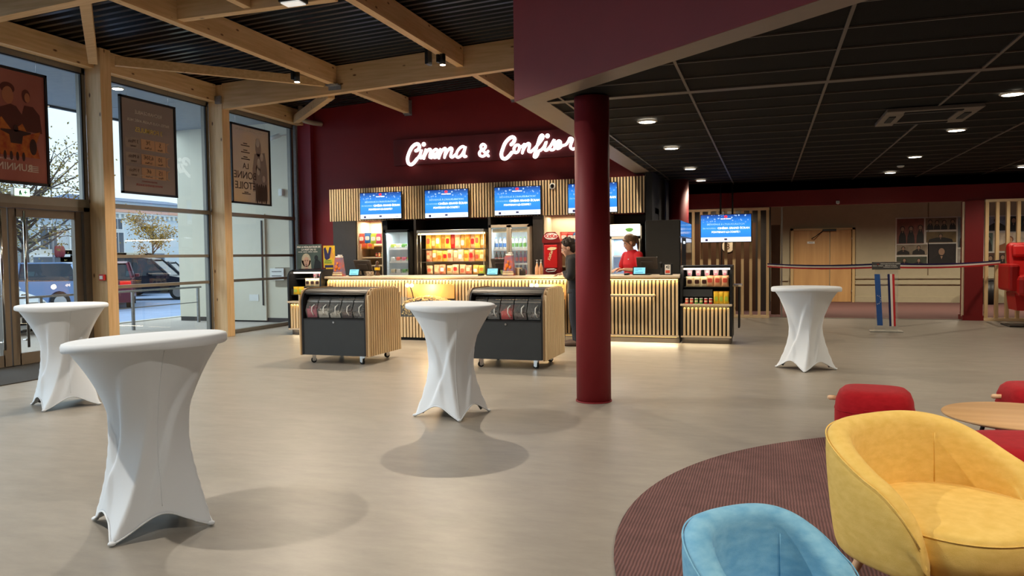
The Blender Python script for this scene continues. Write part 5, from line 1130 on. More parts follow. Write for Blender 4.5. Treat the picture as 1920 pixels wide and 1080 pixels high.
struct('trim_10', M().box(.66, .735, 23.40, 23.5, 0, 2.09).box(2.28, 2.35, 23.40, 23.5, 0, 2.09).box(.66, 2.35, 23.40, 23.5, 2.035, 2.09), mat('oak_frame', (196, 168, 120), .5))
# photo collage : plain generic film-still panels
def collage_panel(x0, x1, z0, z1, bgc, lab, kind, parent_cols):
    t = thing('photo_panel', lab, 'picture', ((x0 + x1) / 2, 23.48, z0), 0, 'film still pictures on the corridor wall'); Y = 23.47
    M().box(x0, x1, Y, 23.486, z0, z1).ob('panel_board', mat('print_bg_%d_%d_%d' % bgc, bgc, .5, noise=.35, scale=5), t)
    W, H = x1 - x0, z1 - z0; rnd = random.Random(int(x0 * 100 + z0 * 1000)); dk, lt = M(), M(); n = kind
    for k in range(n):
        cx = x0 + W * (k + .5) / n + rnd.uniform(-.04, .04) * W; r_ = min(W / n * .24, H * .15); zc = z0 + H * rnd.uniform(.58, .72)
        dk.prism([(cx + a * W / n * .42, b) for a, b in ((-1, z0 + .01), (1, z0 + .01), (.9, z0 + (zc - z0) * .5), (.3, zc - r_ * .9), (-.3, zc - r_ * .9), (-.9, z0 + (zc - z0) * .5))], 'y', Y - .004, Y - .002)
        dk.prism([(cx + r_ * 1.15 * cos(a), zc + r_ * .25 + r_ * 1.2 * sin(a)) for a in [2 * PI * q / 16 for q in range(16)]], 'y', Y - .004, Y - .002)
        lt.prism([(cx + r_ * .8 * cos(a), zc + r_ * 1.05 * sin(a)) for a in [2 * PI * q / 16 for q in range(16)]], 'y', Y - .007, Y - .005)
        lt.prism([(cx - r_ * .3, zc - r_ * 1.3), (cx + r_ * .3, zc - r_ * 1.3), (cx, zc - r_ * 2.2)], 'y', Y - .007, Y - .005)
    dk.ob('printed_figures', parent_cols[0], t); lt.ob('printed_highlights', parent_cols[1], t)
KK = (mat('print_near_black', (26, 23, 22), .5), mat('print_warm_skin', (150, 120, 98), .5)); KG = (mat('print_charcoal', (44, 42, 40), .5), mat('print_grey_skin', (150, 146, 140), .5)); KO = (mat('print_tan', (150, 96, 62), .5), mat('print_peach', (214, 160, 120), .5))
tag(M().box(3.38, 6.9, 23.485, 23.499, 1.0, 2.335).ob('collage_backing', mat('collage_white', (206, 202, 194), .5)), 'white backing board behind the film still pictures', 'board')
X0 = 3.42
for a in [(3.415, 4.08, 1.62, 2.30, (120, 70, 60), 'picture of a crowd before striped red and white cloth, top left of the collage', 3, KK), (4.12, 4.86, 1.98, 2.30, (120, 104, 84), 'picture of several seated people, top middle of the collage', 4, KK),
          (4.14, 4.86, 1.64, 1.93, (110, 92, 56), 'golden toned picture of one seated person in the collage', 1, KK), (4.90, 5.5, 1.50, 2.31, (110, 118, 124), 'tall picture of a standing man with hat in the collage', 1, KG),
          (3.415, 4.17, 1.31, 1.59, (130, 118, 100), 'picture of two people by windows, left of the collage', 2, KK), (4.20, 4.86, .98, 1.60, (34, 28, 28), 'dark portrait of a man in suit in the middle of the collage', 1, KK),
          (3.415, 4.16, .98, 1.26, (58, 64, 50), 'greenish picture at the lower left of the collage', 2, KK), (4.90, 5.5, .98, 1.46, (150, 144, 136), 'picture of two faces side by side in the collage', 2, KG),
          (5.54, 6.05, 1.92, 2.30, (140, 150, 166), 'bluish picture behind the right partition', 1, KG), (6.08, 6.9, 1.9, 2.30, (44, 58, 60), 'dark teal picture behind the right partition', 3, KK),
          (5.54, 5.72, 1.38, 1.87, (90, 110, 104), 'narrow green picture behind the right partition', 1, KG), (5.75, 6.45, 1.38, 1.87, (226, 212, 190), 'cream picture with orange figure behind the right partition', 1, KO),
          (6.48, 6.9, 1.38, 1.87, (96, 130, 122), 'teal picture beside the cream picture', 2, KG), (5.54, 6.1, .98, 1.34, (84, 56, 42), 'brown picture low behind the right partition', 2, KK), (6.13, 6.9, .98, 1.34, (70, 80, 66), 'olive picture low behind the right partition', 2, KG)]:
    collage_panel(*a)
bn = tag(M().cyl(5.52, 22.9, 0, .62, .2, 24).cyl(5.52, 22.9, .62, .65, .21, 24).ob('waste_bin', BLACK), 'black round waste bin seen through the right slatted partition', 'bin')
# ================================================================ TRICOLOUR RIBBON AND STAND
RB = mat('ribbon_blue', (24, 32, 84), .5, noise=.05); RW = mat('ribbon_white', (236, 230, 222), .5, noise=.02); RR = mat('ribbon_red', (196, 40, 46), .5, noise=.05)
def ribbon(p0, p1, wd, lab, sag=.03):
    t = thing('ribbon', lab, 'ribbon', p0, 0, 'tricolour ribbon halves'); n = 24; p0, p1 = Vector(p0), Vector(p1)
    for k, (nm, mt) in enumerate((('blue_stripe', RB), ('white_stripe', RW), ('red_stripe', RR))):
        m = M(); rings = []
        for i in range(n + 1):
            u = i / n; c = p0.lerp(p1, u); c.z -= sag * 4 * u * (1 - u); hh = wd / 3; zt = c.z + wd / 2 - k * hh; yy = c.y + .01 * sin(u * 9)
            rings.append([(c.x, yy - .001, zt), (c.x, yy + .001, zt), (c.x, yy + .001, zt - hh), (c.x, yy - .001, zt - hh)])
        m.loft(rings, smooth=False).ob(nm, mt, t)
    return t
ribbon((.02, 17.56, 1.15), (1.80, 14.96, 1.165), .085, 'left half of the tricolour ribbon from the slatted partition to the stand')
ribbon((2.20, 14.96, 1.165), (4.42, 17.56, 1.175), .09, 'right half of the tricolour ribbon from the stand to the right partition')
t = thing('ribbon_stand', 'clear acrylic lectern with blue starred band and tricolour band', 'lectern', (2.0, 14.93, 0))
M().box(1.83, 2.20, 14.93, 14.942, .02, 1.11, .002).ob('clear_panel', ACR, t); M().box(1.74, 2.27, 14.78, 15.08, 0, .022, .004).ob('base_plate', glass('acrylic_base', (.9, .92, .9), 1.2, body=.25, bodycol=(.8, .8, .78)), t)
M().box(1.775, 2.225, 14.90, 14.925, 1.10, 1.23, .004).ob('name_board', mat('board_grey', (66, 66, 66), .5, noise=.08), t); M().box(1.77, 2.23, 14.897, 14.93, 1.225, 1.236).ob('board_edge', STEEL, t)
m = M(); text(m, 'GRAND ÉCRAN', .024, (1.87, 14.898, 1.165)); text(m, 'INAUGURATION DU CINÉMA', .024, (2.07, 14.898, 1.20)); text(m, 'GRAND ÉCRAN', .026, (2.07, 14.898, 1.168)); text(m, 'FONTENAY-LE-COMTE', .022, (2.07, 14.898, 1.14)); m.ob('board_text', P['white'], t)
M().lathe([(.012, 0), (.022, .004), (.012, .008)], 1.87, 14.896, 1.19, 12).ob('board_logo', P['red'], t)
BB = M(); BB.prism([(1.815, 1.02), (1.905, 1.02), (1.958, .11), (1.868, .11)], 'y', 14.918, 14.924); bb = BB.ob('blue_band', mat('band_blue', (44, 88, 160), .45, noise=.05), t)
m = M()
for k in range(12):
    a = 2 * PI * k / 12; cx, cz = 1.868 + .052 * cos(a), .565 + .075 * sin(a)
    if cx < 1.848: continue
    m.prism([(cx + (.010 if q % 2 == 0 else .004) * cos(q * PI / 5 + PI / 2), cz + (.010 if q % 2 == 0 else .004) * sin(q * PI / 5 + PI / 2)) for q in range(10)], 'y', 14.914, 14.917)
m.ob('stars', P['white'], bb)
for k, (nm, mt) in enumerate((('blue_stripe', RB), ('white_stripe', RW), ('red_stripe', RR))):
    M().prism([(2.025 + .037 * k, 1.02), (2.062 + .037 * k, 1.02), (2.098 + .034 * k, .10), (2.064 + .034 * k, .10)], 'y', 14.918, 14.924).ob(nm, mt, t)
# ================================================================ RED CINEMA ARMCHAIR AT THE RIGHT EDGE
t = thing('red_armchair', 'bright red cinema armchair cut by the right edge of the frame', 'armchair', (4.75, 16.55, 0)); VR = mat('red_leather', (190, 30, 30), .4, noise=.05)
M().box(4.22, 4.40, 16.2, 16.95, .66, 1.16, .05).ob('armrest', VR, t); M().box(5.06, 5.24, 16.2, 16.95, .66, 1.16, .05).ob('armrest', VR, t)
M().box(4.34, 5.12, 16.1, 16.9, .56, .95, .08).ob('seat', VR, t); M().prism([(4.38, .30), (5.08, .30), (5.12, .62), (4.34, .62)], 'y', 16.3, 16.85).ob('seat_base', VR, t)
T = Matrix.Translation((4.73, 16.95, 1.2)) @ Matrix.Rotation(radians(-12), 4, 'X'); M().box(-.36, .36, -.11, .11, -.4, .36, .08, T).ob('backrest', VR, t); M().box(-.30, .30, -.17, -.06, .05, .30, .05, T).ob('head_cushion', VR, t)
M().cyl(4.73, 16.55, .02, .32, .06, 20).ob('pedestal', BLACK, t); M().box(4.25, 5.15, 16.25, 16.85, 0, .02, .006).ob('foot_plate', BLACK, t)

# ================================================================ LOUNGE FURNITURE
def fabric(name, c, c2):
    m = mat(name, c, .85, c2=c2, scale=22, stretch=(1, 1, 2), bump=.12, bscale=260, sheen=.06, detail=6, spec=.2); return m
YEL = fabric('yellow_velvet', (230, 190, 98), (242, 204, 116)); BLU = fabric('blue_velvet', (112, 172, 208), (142, 196, 222)); REDF = fabric('red_velvet', (150, 12, 22), (166, 20, 30))
BEECH = wood('beech_leg', (226, 186, 146), (208, 164, 122), 'z', knots=False)
def tub_chair(loc, rz, fab, lab, W=.36, D=.35, Hb=.76, Ha=.47, zb=.25, th=.085, seat_z=.44):
    """facing local -y; shell wraps from the left arm front round the back to the right arm front"""
    t = thing('tub_chair', lab, 'chair', loc, rz, 'velvet tub chairs'); n = 56; A0 = radians(62)        # opening half angle
    rings = []
    for i in range(n + 1):
        u = i / n * 2 - 1; a = PI / 2 + u * (PI - A0); au = abs(u)
        h = zb + .07 + (Hb - zb - .07) * max(0, 1 - au ** 2.7) ** .62
        ex = .80          # slightly squared plan
        cx, cy = cos(a), sin(a); px = W * math.copysign(abs(cx) ** ex, cx); py = D * math.copysign(abs(cy) ** ex, cy); nx, ny = cx, cy
        pts = []
        top = h; lean = .05
        def P3(off, z, spread): return ((px + nx * off) * (1 + spread), (py + ny * off) * (1 + spread), z)
        thk = th * (1 if au < .93 else 1 - .25 * (au - .93) / .07)
        prof = [(-.055, zb), (-.02, zb - .006), (0, zb + .03), (.008, zb + .12), (.016, (zb + top) / 2), (.020, top - .06), (.014, top - .022), (-.004, top - .004), (-.03, top), (-.058, top - .006), (-.078, top - .026), (-thk, top - .07), (-thk - .004, (seat_z + top) / 2), (-thk - .006, seat_z - .02), (-thk + .0, zb + .05)]
        for (o, z) in prof:
            sp = lean * ((z - zb) / (Hb - zb)) - .05
            pts.append(P3(o, z, sp))
        rings.append(pts)
    m = M(); m.loft(rings); sh = m.ob('shell', fab, t, local=True); s_ = sh.modifiers.new('sub', 'SUBSURF'); s_.levels = 1; s_.render_levels = 1
    # piping seams : outer edge of the rim and a vertical seam inside the back
    m = M(); m.tube([Vector(r[6]) * 1.003 + Vector((0, 0, .0)) for r in rings[1:-1]], .0028, 6)
    for i in (round(n * .33), round(n * .67)): m.tube([Vector(rings[i][k]) + Vector((0, -.002, 0)) for k in (11, 12, 13)], .002, 6)
    m.ob('seam_piping', fab, sh, local=True)
    # seat cushion
    rr = []; ns = 48
    def outline(s, z, f=0): return [((W - .075) * s * math.copysign(abs(cos(a)) ** .8, cos(a)), (D - .03) * s * math.copysign(abs(sin(a)) ** .8, sin(a)) - .035, z) for a in [2 * PI * q / ns for q in range(ns)]]
    for s, z in ((.86, seat_z - .17), (.97, seat_z - .15), (1.0, seat_z - .09), (1.0, seat_z - .035), (.975, seat_z - .008), (.93, seat_z + .004), (.7, seat_z + .014), (.35, seat_z + .02)): rr.append(outline(s, z))
    m = M(); m.loft(rr); st = m.ob('seat_cushion', fab, t, local=True)
    m = M(); m.tube([Vector(p) * 1.0 for p in outline(.992, seat_z - .018)], .0025, 6, closed=True); m.tube([(0, -(D + .002) - .035 + .028, seat_z - .02), (0, -(D) - .035 + .03, seat_z - .15)], .002, 6); m.ob('seat_piping', fab, st, local=True)
    m = M(); m.box(-.2, .2, -.2, .2, zb - .03, zb + .01, .01).box(-.24, .24, -.02, .02, zb - .035, zb).ob('underframe', BEECH, t, local=True)
    for sx in (-1, 1):
        for sy in (-1, 1): M().tube([(sx * .20, sy * .19, zb + .0), (sx * .27, sy * .27, .0)], [.021, .012], 14).ob('leg', BEECH, t, local=True)
    return t
tub_chair((.655, 3.28, .013), radians(43), YEL, 'large yellow velvet tub chair on the plum rug', W=.405, D=.37, Hb=.735)
tub_chair((.04, 2.36, .013), radians(43), BLU, 'small light blue velvet tub chair in the bottom foreground', W=.252, D=.25, Hb=.605, zb=.2, th=.075, seat_z=.37)
def pouf(x, y, r, h, rz, lab, pegs=((-1, 0),), z0=.0):
    t = thing('pouf', lab, 'pouf', (x, y, z0), rz, 'red velvet poufs'); rings = []; n = 40
    for s, z in ((.80, .03), (.93, .035), (.985, .07), (1.0, h * .35), (1.0, h * .62), (.975, h * .80), (.90, h * .92), (.78, h * .985), (.55, h), (.25, h + .002)):
        rings.append([(r * s * math.copysign(abs(cos(a)) ** .62, cos(a)), r * s * math.copysign(abs(sin(a)) ** .62, sin(a)), z) for a in [2 * PI * q / n for q in range(n)]])
    m = M(); m.loft(rings); b = m.ob('cushion_body', REDF, t, local=True)
    m = M(); m.tube([(r * 1.002 * math.copysign(abs(cos(a)) ** .62, cos(a)), r * 1.002 * math.copysign(abs(sin(a)) ** .62, sin(a)), h * .66) for a in [2 * PI * q / n for q in range(n)]], .0025, 6, closed=True)
    m.box(-.06, .06, -r - .004, -r + .01, h * .42, h * .72, .002).ob('seam', REDF, b, local=True)
    M().box(-r * .6, r * .6, -r * .6, r * .6, .0, .035).ob('base', BLACK, t, local=True)
    for (dx, dy) in pegs:
        d = Vector((dx, dy, 0)).normalized(); p0 = d * (r - .06); M().tube([(p0.x, p0.y, h * .78), (p0.x + d.x * .10, p0.y + d.y * .10, h * .78), (p0.x + d.x * .115, p0.y + d.y * .115, h * .78)], [.017, .017, .011], 14).ob('wooden_handle', BEECH, t, local=True)
    return t
pouf(.75, 6.12, .265, .43, radians(-8), 'red velvet pouf standing behind the yellow chair, left of the three', ((-1, .1),), .0)
pouf(1.27, 4.50, .31, .45, radians(12), 'red velvet pouf between the yellow chair and the wooden table, cut by the frame edge', ((-1, -.25),), .012)
pouf(1.88, 6.36, .27, .45, radians(5), 'red velvet pouf behind the wooden table at the right edge', ((-1, .1),), .012)
t = thing('coffee_table', 'low round wooden table with grey metal legs between the red poufs', 'table', (1.46, 5.28, .012))
M().lathe([(.36, .395), (.425, .412), (.432, .420), (.425, .426), (.0, .4265)], seg=72, cap=False).ob('table_top', wood('ash_top', (198, 156, 108), (182, 140, 92), 'x', scale=1.4, knots=False), t, local=True)
M().lathe([(.34, .39), (.362, .394), (.362, .398), (.1, .398)], seg=48).ob('under_plate', GALV, t, local=True)
for k in range(3):
    a = radians(60 + 120 * k); M().tube([(.2 * cos(a), .2 * sin(a), .39), (.30 * cos(a), .30 * sin(a), .0)], .012, 10).ob('leg', DGREY, t, local=True)
# ================================================================ PEOPLE
SKIN = mat('skin', (216, 164, 136), .55, noise=.04, scale=12)
def frame(f, up=(0, 0, 1)):
    f = Vector(f).normalized(); s = f.cross(Vector(up)).normalized(); u = s.cross(f); return s, f, u
def limb(m, pts, rs, n=5, seg=12): 
    """smooth tapering limb through joints"""
    P_ = crom(pts, n); R_ = []
    for i in range(len(rs) - 1):
        for k in range(n): R_.append(rs[i] + (rs[i + 1] - rs[i]) * k / n)
    R_.append(rs[-1]); m.tube(P_, R_, seg); m.ball(P_[0], R_[0], seg); m.ball(P_[-1], R_[-1], seg); return m
def torso(m, secs, s, seg=20):
    """secs: (centre, half width, half depth, forward dir)"""
    rings = []
    for c, a, b, f in secs:
        f = Vector(f).normalized(); c = Vector(c)
        rings.append([c + s * a * math.copysign(abs(cos(t)) ** .85, cos(t)) + f * b * math.copysign(abs(sin(t)) ** .9, sin(t)) for t in [2 * PI * k / seg for k in range(seg)]])
    m.loft(rings); return m
def remesh(o, v=.012, sm=6):
    r = o.modifiers.new('join', 'REMESH'); r.mode = 'VOXEL'; r.voxel_size = v; r.use_smooth_shade = True
    k = o.modifiers.new('soft', 'SMOOTH'); k.factor = .5; k.iterations = sm; return o
def head_mesh(m, c, s, f, u, k=1.0):
    c = Vector(c); T = lambda x, y, z: c + s * x * k + f * y * k + u * z * k
    def E3(x, y, z, r, a, b, d):
        R3 = Matrix((s, f, u)).transposed().to_4x4(); m.ball(T(x, y, z), r * k, 18, (a, b, d), R3)
    E3(0, -.012, .03, .1, .78, .98, .95); E3(0, .028, -.035, .1, .62, .70, .92); E3(0, .062, -.095, .03, 1, .9, .8)      # skull, face, chin
    E3(0, .098, -.022, .017, .8, 1.2, 1.3); E3(0, .090, .008, .013, .8, 1, 1.6); E3(0, .088, -.062, .016, 1.5, .7, .6)    # nose, bridge, lips
    for q in (-1, 1): E3(q * .078, -.008, -.012, .028, .4, .8, 1.15); E3(q * .036, .072, -.02, .022, 1, .6, .9)
def hand_mesh(m, wrist, d, n, k=1.0, curl=.5):
    """palm with five bent fingers; d forward, n palm normal (down)"""
    d, n = Vector(d).normalized(), Vector(n).normalized(); s = d.cross(n).normalized(); w0 = Vector(wrist)
    for q in range(4): limb(m, [w0 + s * (q - 1.5) * .012 * k, w0 + d * .085 * k + s * (q - 1.5) * .021 * k], [.017 * k, .013 * k], 3, 8)
    for q, L_ in enumerate((.066, .078, .073, .058)):
        b = w0 + d * .085 * k + s * (q - 1.5) * .022 * k; a1 = b + (d * cos(curl * .6) + n * sin(curl * .6)) * L_ * .45 * k; a2 = a1 + (d * cos(curl * 1.3) + n * sin(curl * 1.3)) * L_ * .32 * k; a3 = a2 + (d * cos(curl * 2) + n * sin(curl * 2)) * L_ * .25 * k
        limb(m, [b, a1, a2, a3], [.0095 * k, .009 * k, .0082 * k, .007 * k], 2, 8)
    tb = w0 + d * .02 * k - s * .028 * k; limb(m, [tb, tb + (d * .6 - s * .6 + n * .2) * .035 * k, tb + (d * .85 - s * .5 + n * .5) * .062 * k], [.013 * k, .010 * k, .008 * k], 2, 8)
def face_bits(t, c, s, f, u, k, brow):
    c = Vector(c); T = lambda x, y, z: c + s * x * k + f * y * k + u * z * k
    m = M()
    for q in (-1, 1): m.ball(T(q * .033, .081, .002), .011 * k, 10)
    m.ob('eyes', WHITE, t); m = M()
    for q in (-1, 1): m.ball(T(q * .033, .088, .000), .0062 * k, 8)
    m.ob('irises', mat('iris', (60, 42, 30), .3), t); m = M()
    for q in (-1, 1): m.tube([T(q * .015, .093, .026), T(q * .035, .090, .031), T(q * .055, .074, .025)], .0042 * k, 6)
    m.ob('eyebrows', brow, t); m = M(); m.tube([T(-.024, .091, -.062), T(0, .099, -.060), T(.024, .091, -.062)], .0048 * k, 6); m.ob('lips', mat('lip_tone', (176, 98, 88), .5), t)
def hair_cap(m, c, s, f, u, k, th=1.0, rnd=None, fringe=.045):
    c = Vector(c); R3 = Matrix((s, f, u)).transposed().to_4x4(); T = lambda x, y, z: c + s * x * k + f * y * k + u * z * k
    m.ball(T(0, -.030, .050), .1 * k * th, 20, (.86, .98, .92), R3); m.ball(T(0, -.055, -.005), .085 * k * th, 16, (.92, .72, 1.05), R3)
    if rnd:
        for q in range(46):
            a = rnd.uniform(0, 2 * PI); e = rnd.uniform(.15, 1.45); x, y, z = cos(a) * cos(e), sin(a) * cos(e), sin(e)
            p0 = T(x * .082, -.03 + y * .09, .055 + z * .088); dd = (s * (x + rnd.uniform(-.5, .5)) + f * (y + .3 + rnd.uniform(-.5, .5)) + u * (z * .4 + rnd.uniform(-.2, .3))).normalized()
            m.tube([p0, p0 + dd * .02 * k, p0 + (dd + u * -.3) * .034 * k], [.011 * k, .009 * k, .003 * k], 6)
# ---- man in a dark jacket at the counter, turned to the left, head bent
mx, my = -2.84, 11.74
t = thing('person', 'man with short dark hair in a black jacket, half hidden by the red column', 'person', (mx, my, 0))
f0 = Vector((-1, -.12, 0)).normalized(); s0 = f0.cross(Vector((0, 0, 1))).normalized()      # s0 = his right
lf = (f0 + Vector((0, 0, -.25))).normalized()
B = Vector((mx, my, 0)); Z = lambda x, y, z: B + f0 * x + s0 * y + Vector((0, 0, z))
hs, hf, hu = frame((f0 + Vector((0, -.10, -.42))).normalized()); hc = Z(.115, 0, 1.535)
body = M(); tors = [(Z(0, 0, .86), .15, .11, f0), (Z(-.01, 0, .95), .155, .115, f0), (Z(0, 0, 1.08), .14, .10, f0), (Z(.02, 0, 1.22), .165, .115, lf), (Z(.04, 0, 1.34), .17, .105, lf), (Z(.055, 0, 1.39), .12, .08, lf)]
torso(body, tors, s0); limb(body, [Z(.05, 0, 1.36), Z(.085, 0, 1.45), hc], [.06, .052, .05])
head_mesh(body, hc, hs, hf, hu, 1.08)
ARM = {}
for q in (-1, 1):
    sh_, el, wr = Z(.03, q * .19, 1.34), Z(.05 if q < 0 else .10, q * .25, 1.09), Z(.19, q * .10, 1.14)
    ARM[q] = (sh_, el, wr); limb(body, [sh_, el, wr], [.048, .040, .028]); hand_mesh(body, wr, f0 + Vector((0, 0, -.15)), (0, 0, -1), 1.0, .5)
    limb(body, [Z(0, q * .09, .88), Z(.02, q * .10, .48), Z(-.02 + .03 * q, q * .10, .07)], [.085, .055, .04]); limb(body, [Z(-.04 + .03 * q, q * .10, .045), Z(.14 + .03 * q, q * .115, .035)], [.04, .03])
bo = remesh(body.ob('body', SKIN, t), .009, 5)
HD = mat('dark_brown_hair', (48, 34, 26), .6, noise=.2, scale=40)
hm_ = M(); hair_cap(hm_, hc, hs, hf, hu, 1.08, 1.03, random.Random(3)); remesh(hm_.ob('hair', HD, t), .007, 3); face_bits(t, hc, hs, hf, hu, 1.08, HD)
JK = mat('black_jacket', (28, 27, 30), .7, noise=.12, scale=20, bump=.2)
m = M(); torso(m, [(Z(0, 0, .82), .185, .14, f0), (Z(-.015, 0, .9), .185, .145, f0), (Z(-.01, 0, 1.05), .175, .135, f0), (Z(.0, 0, 1.2), .195, .145, lf), (Z(.025, 0, 1.32), .20, .14, lf), (Z(.05, 0, 1.40), .145, .105, lf), (Z(.07, 0, 1.43), .085, .08, lf)], s0)
for q in (-1, 1): limb(m, [ARM[q][0], ARM[q][1], ARM[q][2] - f0 * .03], [.078, .062, .045])
remesh(m.ob('jacket', JK, t), .012, 6)
m = M()
for q in (-1, 1): limb(m, [Z(0, q * .085, .88), Z(.02, q * .10, .48), Z(-.02 + .03 * q, q * .10, .10)], [.105, .078, .062])
remesh(m.ob('trousers', mat('dark_jeans', (40, 44, 54), .8, noise=.12, scale=30), t), .012, 4)
for q in (-1, 1): m = M(); limb(m, [Z(-.06 + .03 * q, q * .10, .045), Z(.06 + .03 * q, q * .11, .045), Z(.18 + .03 * q, q * .12, .035)], [.045, .046, .034]); m.box(0, 0, 0, 0, 0, 0); remesh(m.ob('shoe', mat('brown_shoe', (84, 66, 56), .6, noise=.1), t), .01, 3)
# ---- woman in a red polo shirt behind the counter
wx, wy = -2.20, 13.38
t = thing('person', 'woman with brown ponytail in a red polo shirt working behind the counter', 'person', (wx, wy, 0))
f0 = Vector((-.72, -.69, 0)).normalized(); s0 = f0.cross(Vector((0, 0, 1))).normalized(); lf = (f0 + Vector((0, 0, -.2))).normalized()
B = Vector((wx, wy, 0)); Z = lambda x, y, z: B + f0 * x + s0 * y + Vector((0, 0, z))
hs, hf, hu = frame((f0 + Vector((-.28, .12, -.48))).normalized()); hc = Z(.09, 0, 1.625)
body = M(); torso(body, [(Z(0, 0, .86), .165, .12, f0), (Z(0, 0, .98), .17, .13, f0), (Z(0, 0, 1.12), .155, .12, f0), (Z(.02, 0, 1.27), .16, .13, lf), (Z(.025, 0, 1.40), .155, .10, lf), (Z(.03, 0, 1.46), .10, .07, lf)], s0)
limb(body, [Z(.03, 0, 1.43), Z(.055, 0, 1.52), hc], [.055, .048, .045]); head_mesh(body, hc, hs, hf, hu, 1.05); ARM = {}
for q in (-1, 1):
    sh_ = Z(.02, q * .185, 1.40); el = Z(.03 if q < 0 else .08, q * .27, 1.17); wr = Z(.27, q * .11, 1.165)
    ARM[q] = (sh_, el, wr); limb(body, [sh_, el, wr], [.05, .042, .028]); hand_mesh(body, wr, f0 - s0 * q * .45 + Vector((0, 0, -.12)), (0, 0, -1), .95, .6)
    limb(body, [Z(0, q * .09, .88), Z(.02, q * .10, .48), Z(0, q * .10, .07)], [.09, .058, .04]); limb(body, [Z(-.02, q * .10, .045), Z(.14, q * .115, .035)], [.038, .03])
remesh(body.ob('body', SKIN, t), .009, 5)
HW = mat('light_brown_hair', (112, 82, 58), .5, noise=.25, scale=40); hm_ = M(); hair_cap(hm_, hc, hs, hf, hu, 1.05, 1.02)
T = lambda x, y, z: hc + hs * x + hf * y + hu * z
limb(hm_, [T(0, -.12, .06), T(0, -.155, .03), T(.0, -.15, -.06), T(0, -.11, -.17)], [.028, .034, .03, .012]); hm_.ball(T(0, -.115, .06), .034, 12)
for q in (-1, 1): limb(hm_, [T(q * .03, .075, .075), T(q * .068, .045, .04), T(q * .082, .02, -.03)], [.014, .018, .008])
remesh(hm_.ob('hair', HW, t), .007, 3); face_bits(t, hc, hs, hf, hu, 1.05, HW)
PR = mat('red_polo', (206, 22, 34), .7, noise=.06, scale=14, bump=.2)
m = M(); torso(m, [(Z(0, 0, .88), .195, .155, f0), (Z(0, 0, 1.0), .19, .15, f0), (Z(.0, 0, 1.14), .178, .142, f0), (Z(.02, 0, 1.28), .182, .155, lf), (Z(.02, 0, 1.40), .178, .12, lf), (Z(.03, 0, 1.455), .12, .09, lf), (Z(.04, 0, 1.50), .066, .066, lf)], s0)
for q in (-1, 1): limb(m, [ARM[q][0], ARM[q][0].lerp(ARM[q][1], .75)], [.08, .068])
p_ = remesh(m.ob('polo_shirt', PR, t), .012, 5)
m = M(); m.box(-.03, .03, 0, .003, -.008, .008, T=Matrix.Translation(Z(.165, -.085, 1.34)) @ Matrix.Rotation(math.atan2(f0.y, f0.x) + PI / 2 - .3, 4, 'Z')); m.ob('chest_logo', P['white'], t)
m = M()
for q in (-1, 1): limb(m, [Z(0, q * .085, .90), Z(.02, q * .10, .48), Z(0, q * .10, .10)], [.11, .08, .06])
remesh(m.ob('trousers', mat('black_trousers', (26, 26, 28), .8, noise=.1), t), .014, 4)
for q in (-1, 1): m = M(); limb(m, [Z(-.04, q * .10, .045), Z(.16, q * .12, .038)], [.044, .036]); remesh(m.ob('shoe', BLACK, t), .01, 3)
tag(M().box(-.07, .07, -.05, .05, 0, .004, T=Matrix.Translation((at(1160, 513, y=12.9).x, 12.95, 1.088)) @ Matrix.Rotation(.4, 4, 'Z')).ob('paper_sheet', P['white']), 'white slip of paper on the counter under the woman\'s hands', 'paper')
# ================================================================ OUTSIDE
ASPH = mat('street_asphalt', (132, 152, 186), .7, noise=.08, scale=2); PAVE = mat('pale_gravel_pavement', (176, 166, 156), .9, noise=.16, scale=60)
struct('ground', M().box(-120, -14.2, -40, 130, -.35, -.12), ASPH)
struct('pavement', M().box(-14.2, -9.9, -40, 60, -.3, -.04), PAVE)
struct('trim_11', M().box(-14.4, -14.2, -40, 60, -.3, -.02), mat('kerb_stone', (190, 186, 180), .8, noise=.1))
struct('trim_12', M().box(-9.9, -9.66, -3, 14.5, -.3, .0), mat('sill_concrete', (150, 144, 136), .8, noise=.1))
CW = mat('cream_render', (226, 220, 200), .85, noise=.03, scale=2)
# own building's wing and canopy
ww = struct('wall_outside_wing', M().prism([(-13.40, 15.02), (-9.9, 15.02), (-9.9, 22), (-13.40, 22)], 'z', .06, 4.55), CW)
M().box(-13.38, -9.9, 15.01, 15.05, -.04, .06).ob('dark_plinth', DGREY, ww)
can_ = struct('canopy', M().box(-13.4, -9.9, -20, 22, 4.5, 4.56), mat('canopy_soffit', (150, 158, 166), .6, noise=.04))
M().box(-13.46, -13.38, -20, 22, 4.46, 4.95).ob('canopy_fascia', mat('fascia_dark', (70, 78, 90), .4, metal=.3), can_)
for y in (4.5, 8.4, 12.3): M().box(-13.4, -9.9, y - .006, y + .006, 4.497, 4.502).ob('soffit_joint', GALV, can_)
for k, (x, y) in enumerate(((-11.0, 10.95), (-11.0, 6.9), (-11.0, 2.9))):
    t = thing('canopy_downlight', ('glowing round downlight in the outside canopy above the price list poster', 'round downlight in the canopy outside the doors', 'round downlight in the canopy behind the camera')[k], 'ceiling light', (x, y, 4.48)); M().cyl(x, y, 4.485, 4.499, .10, 24).ob('rim', RIM, t); M().cyl(x, y, 4.478, 4.486, .085, 24).ob('diffuser', LAMP, t)
    spot((x, y, 4.45), (x, y, 0), 60, (1, .9, .75), 130, .6, .06)
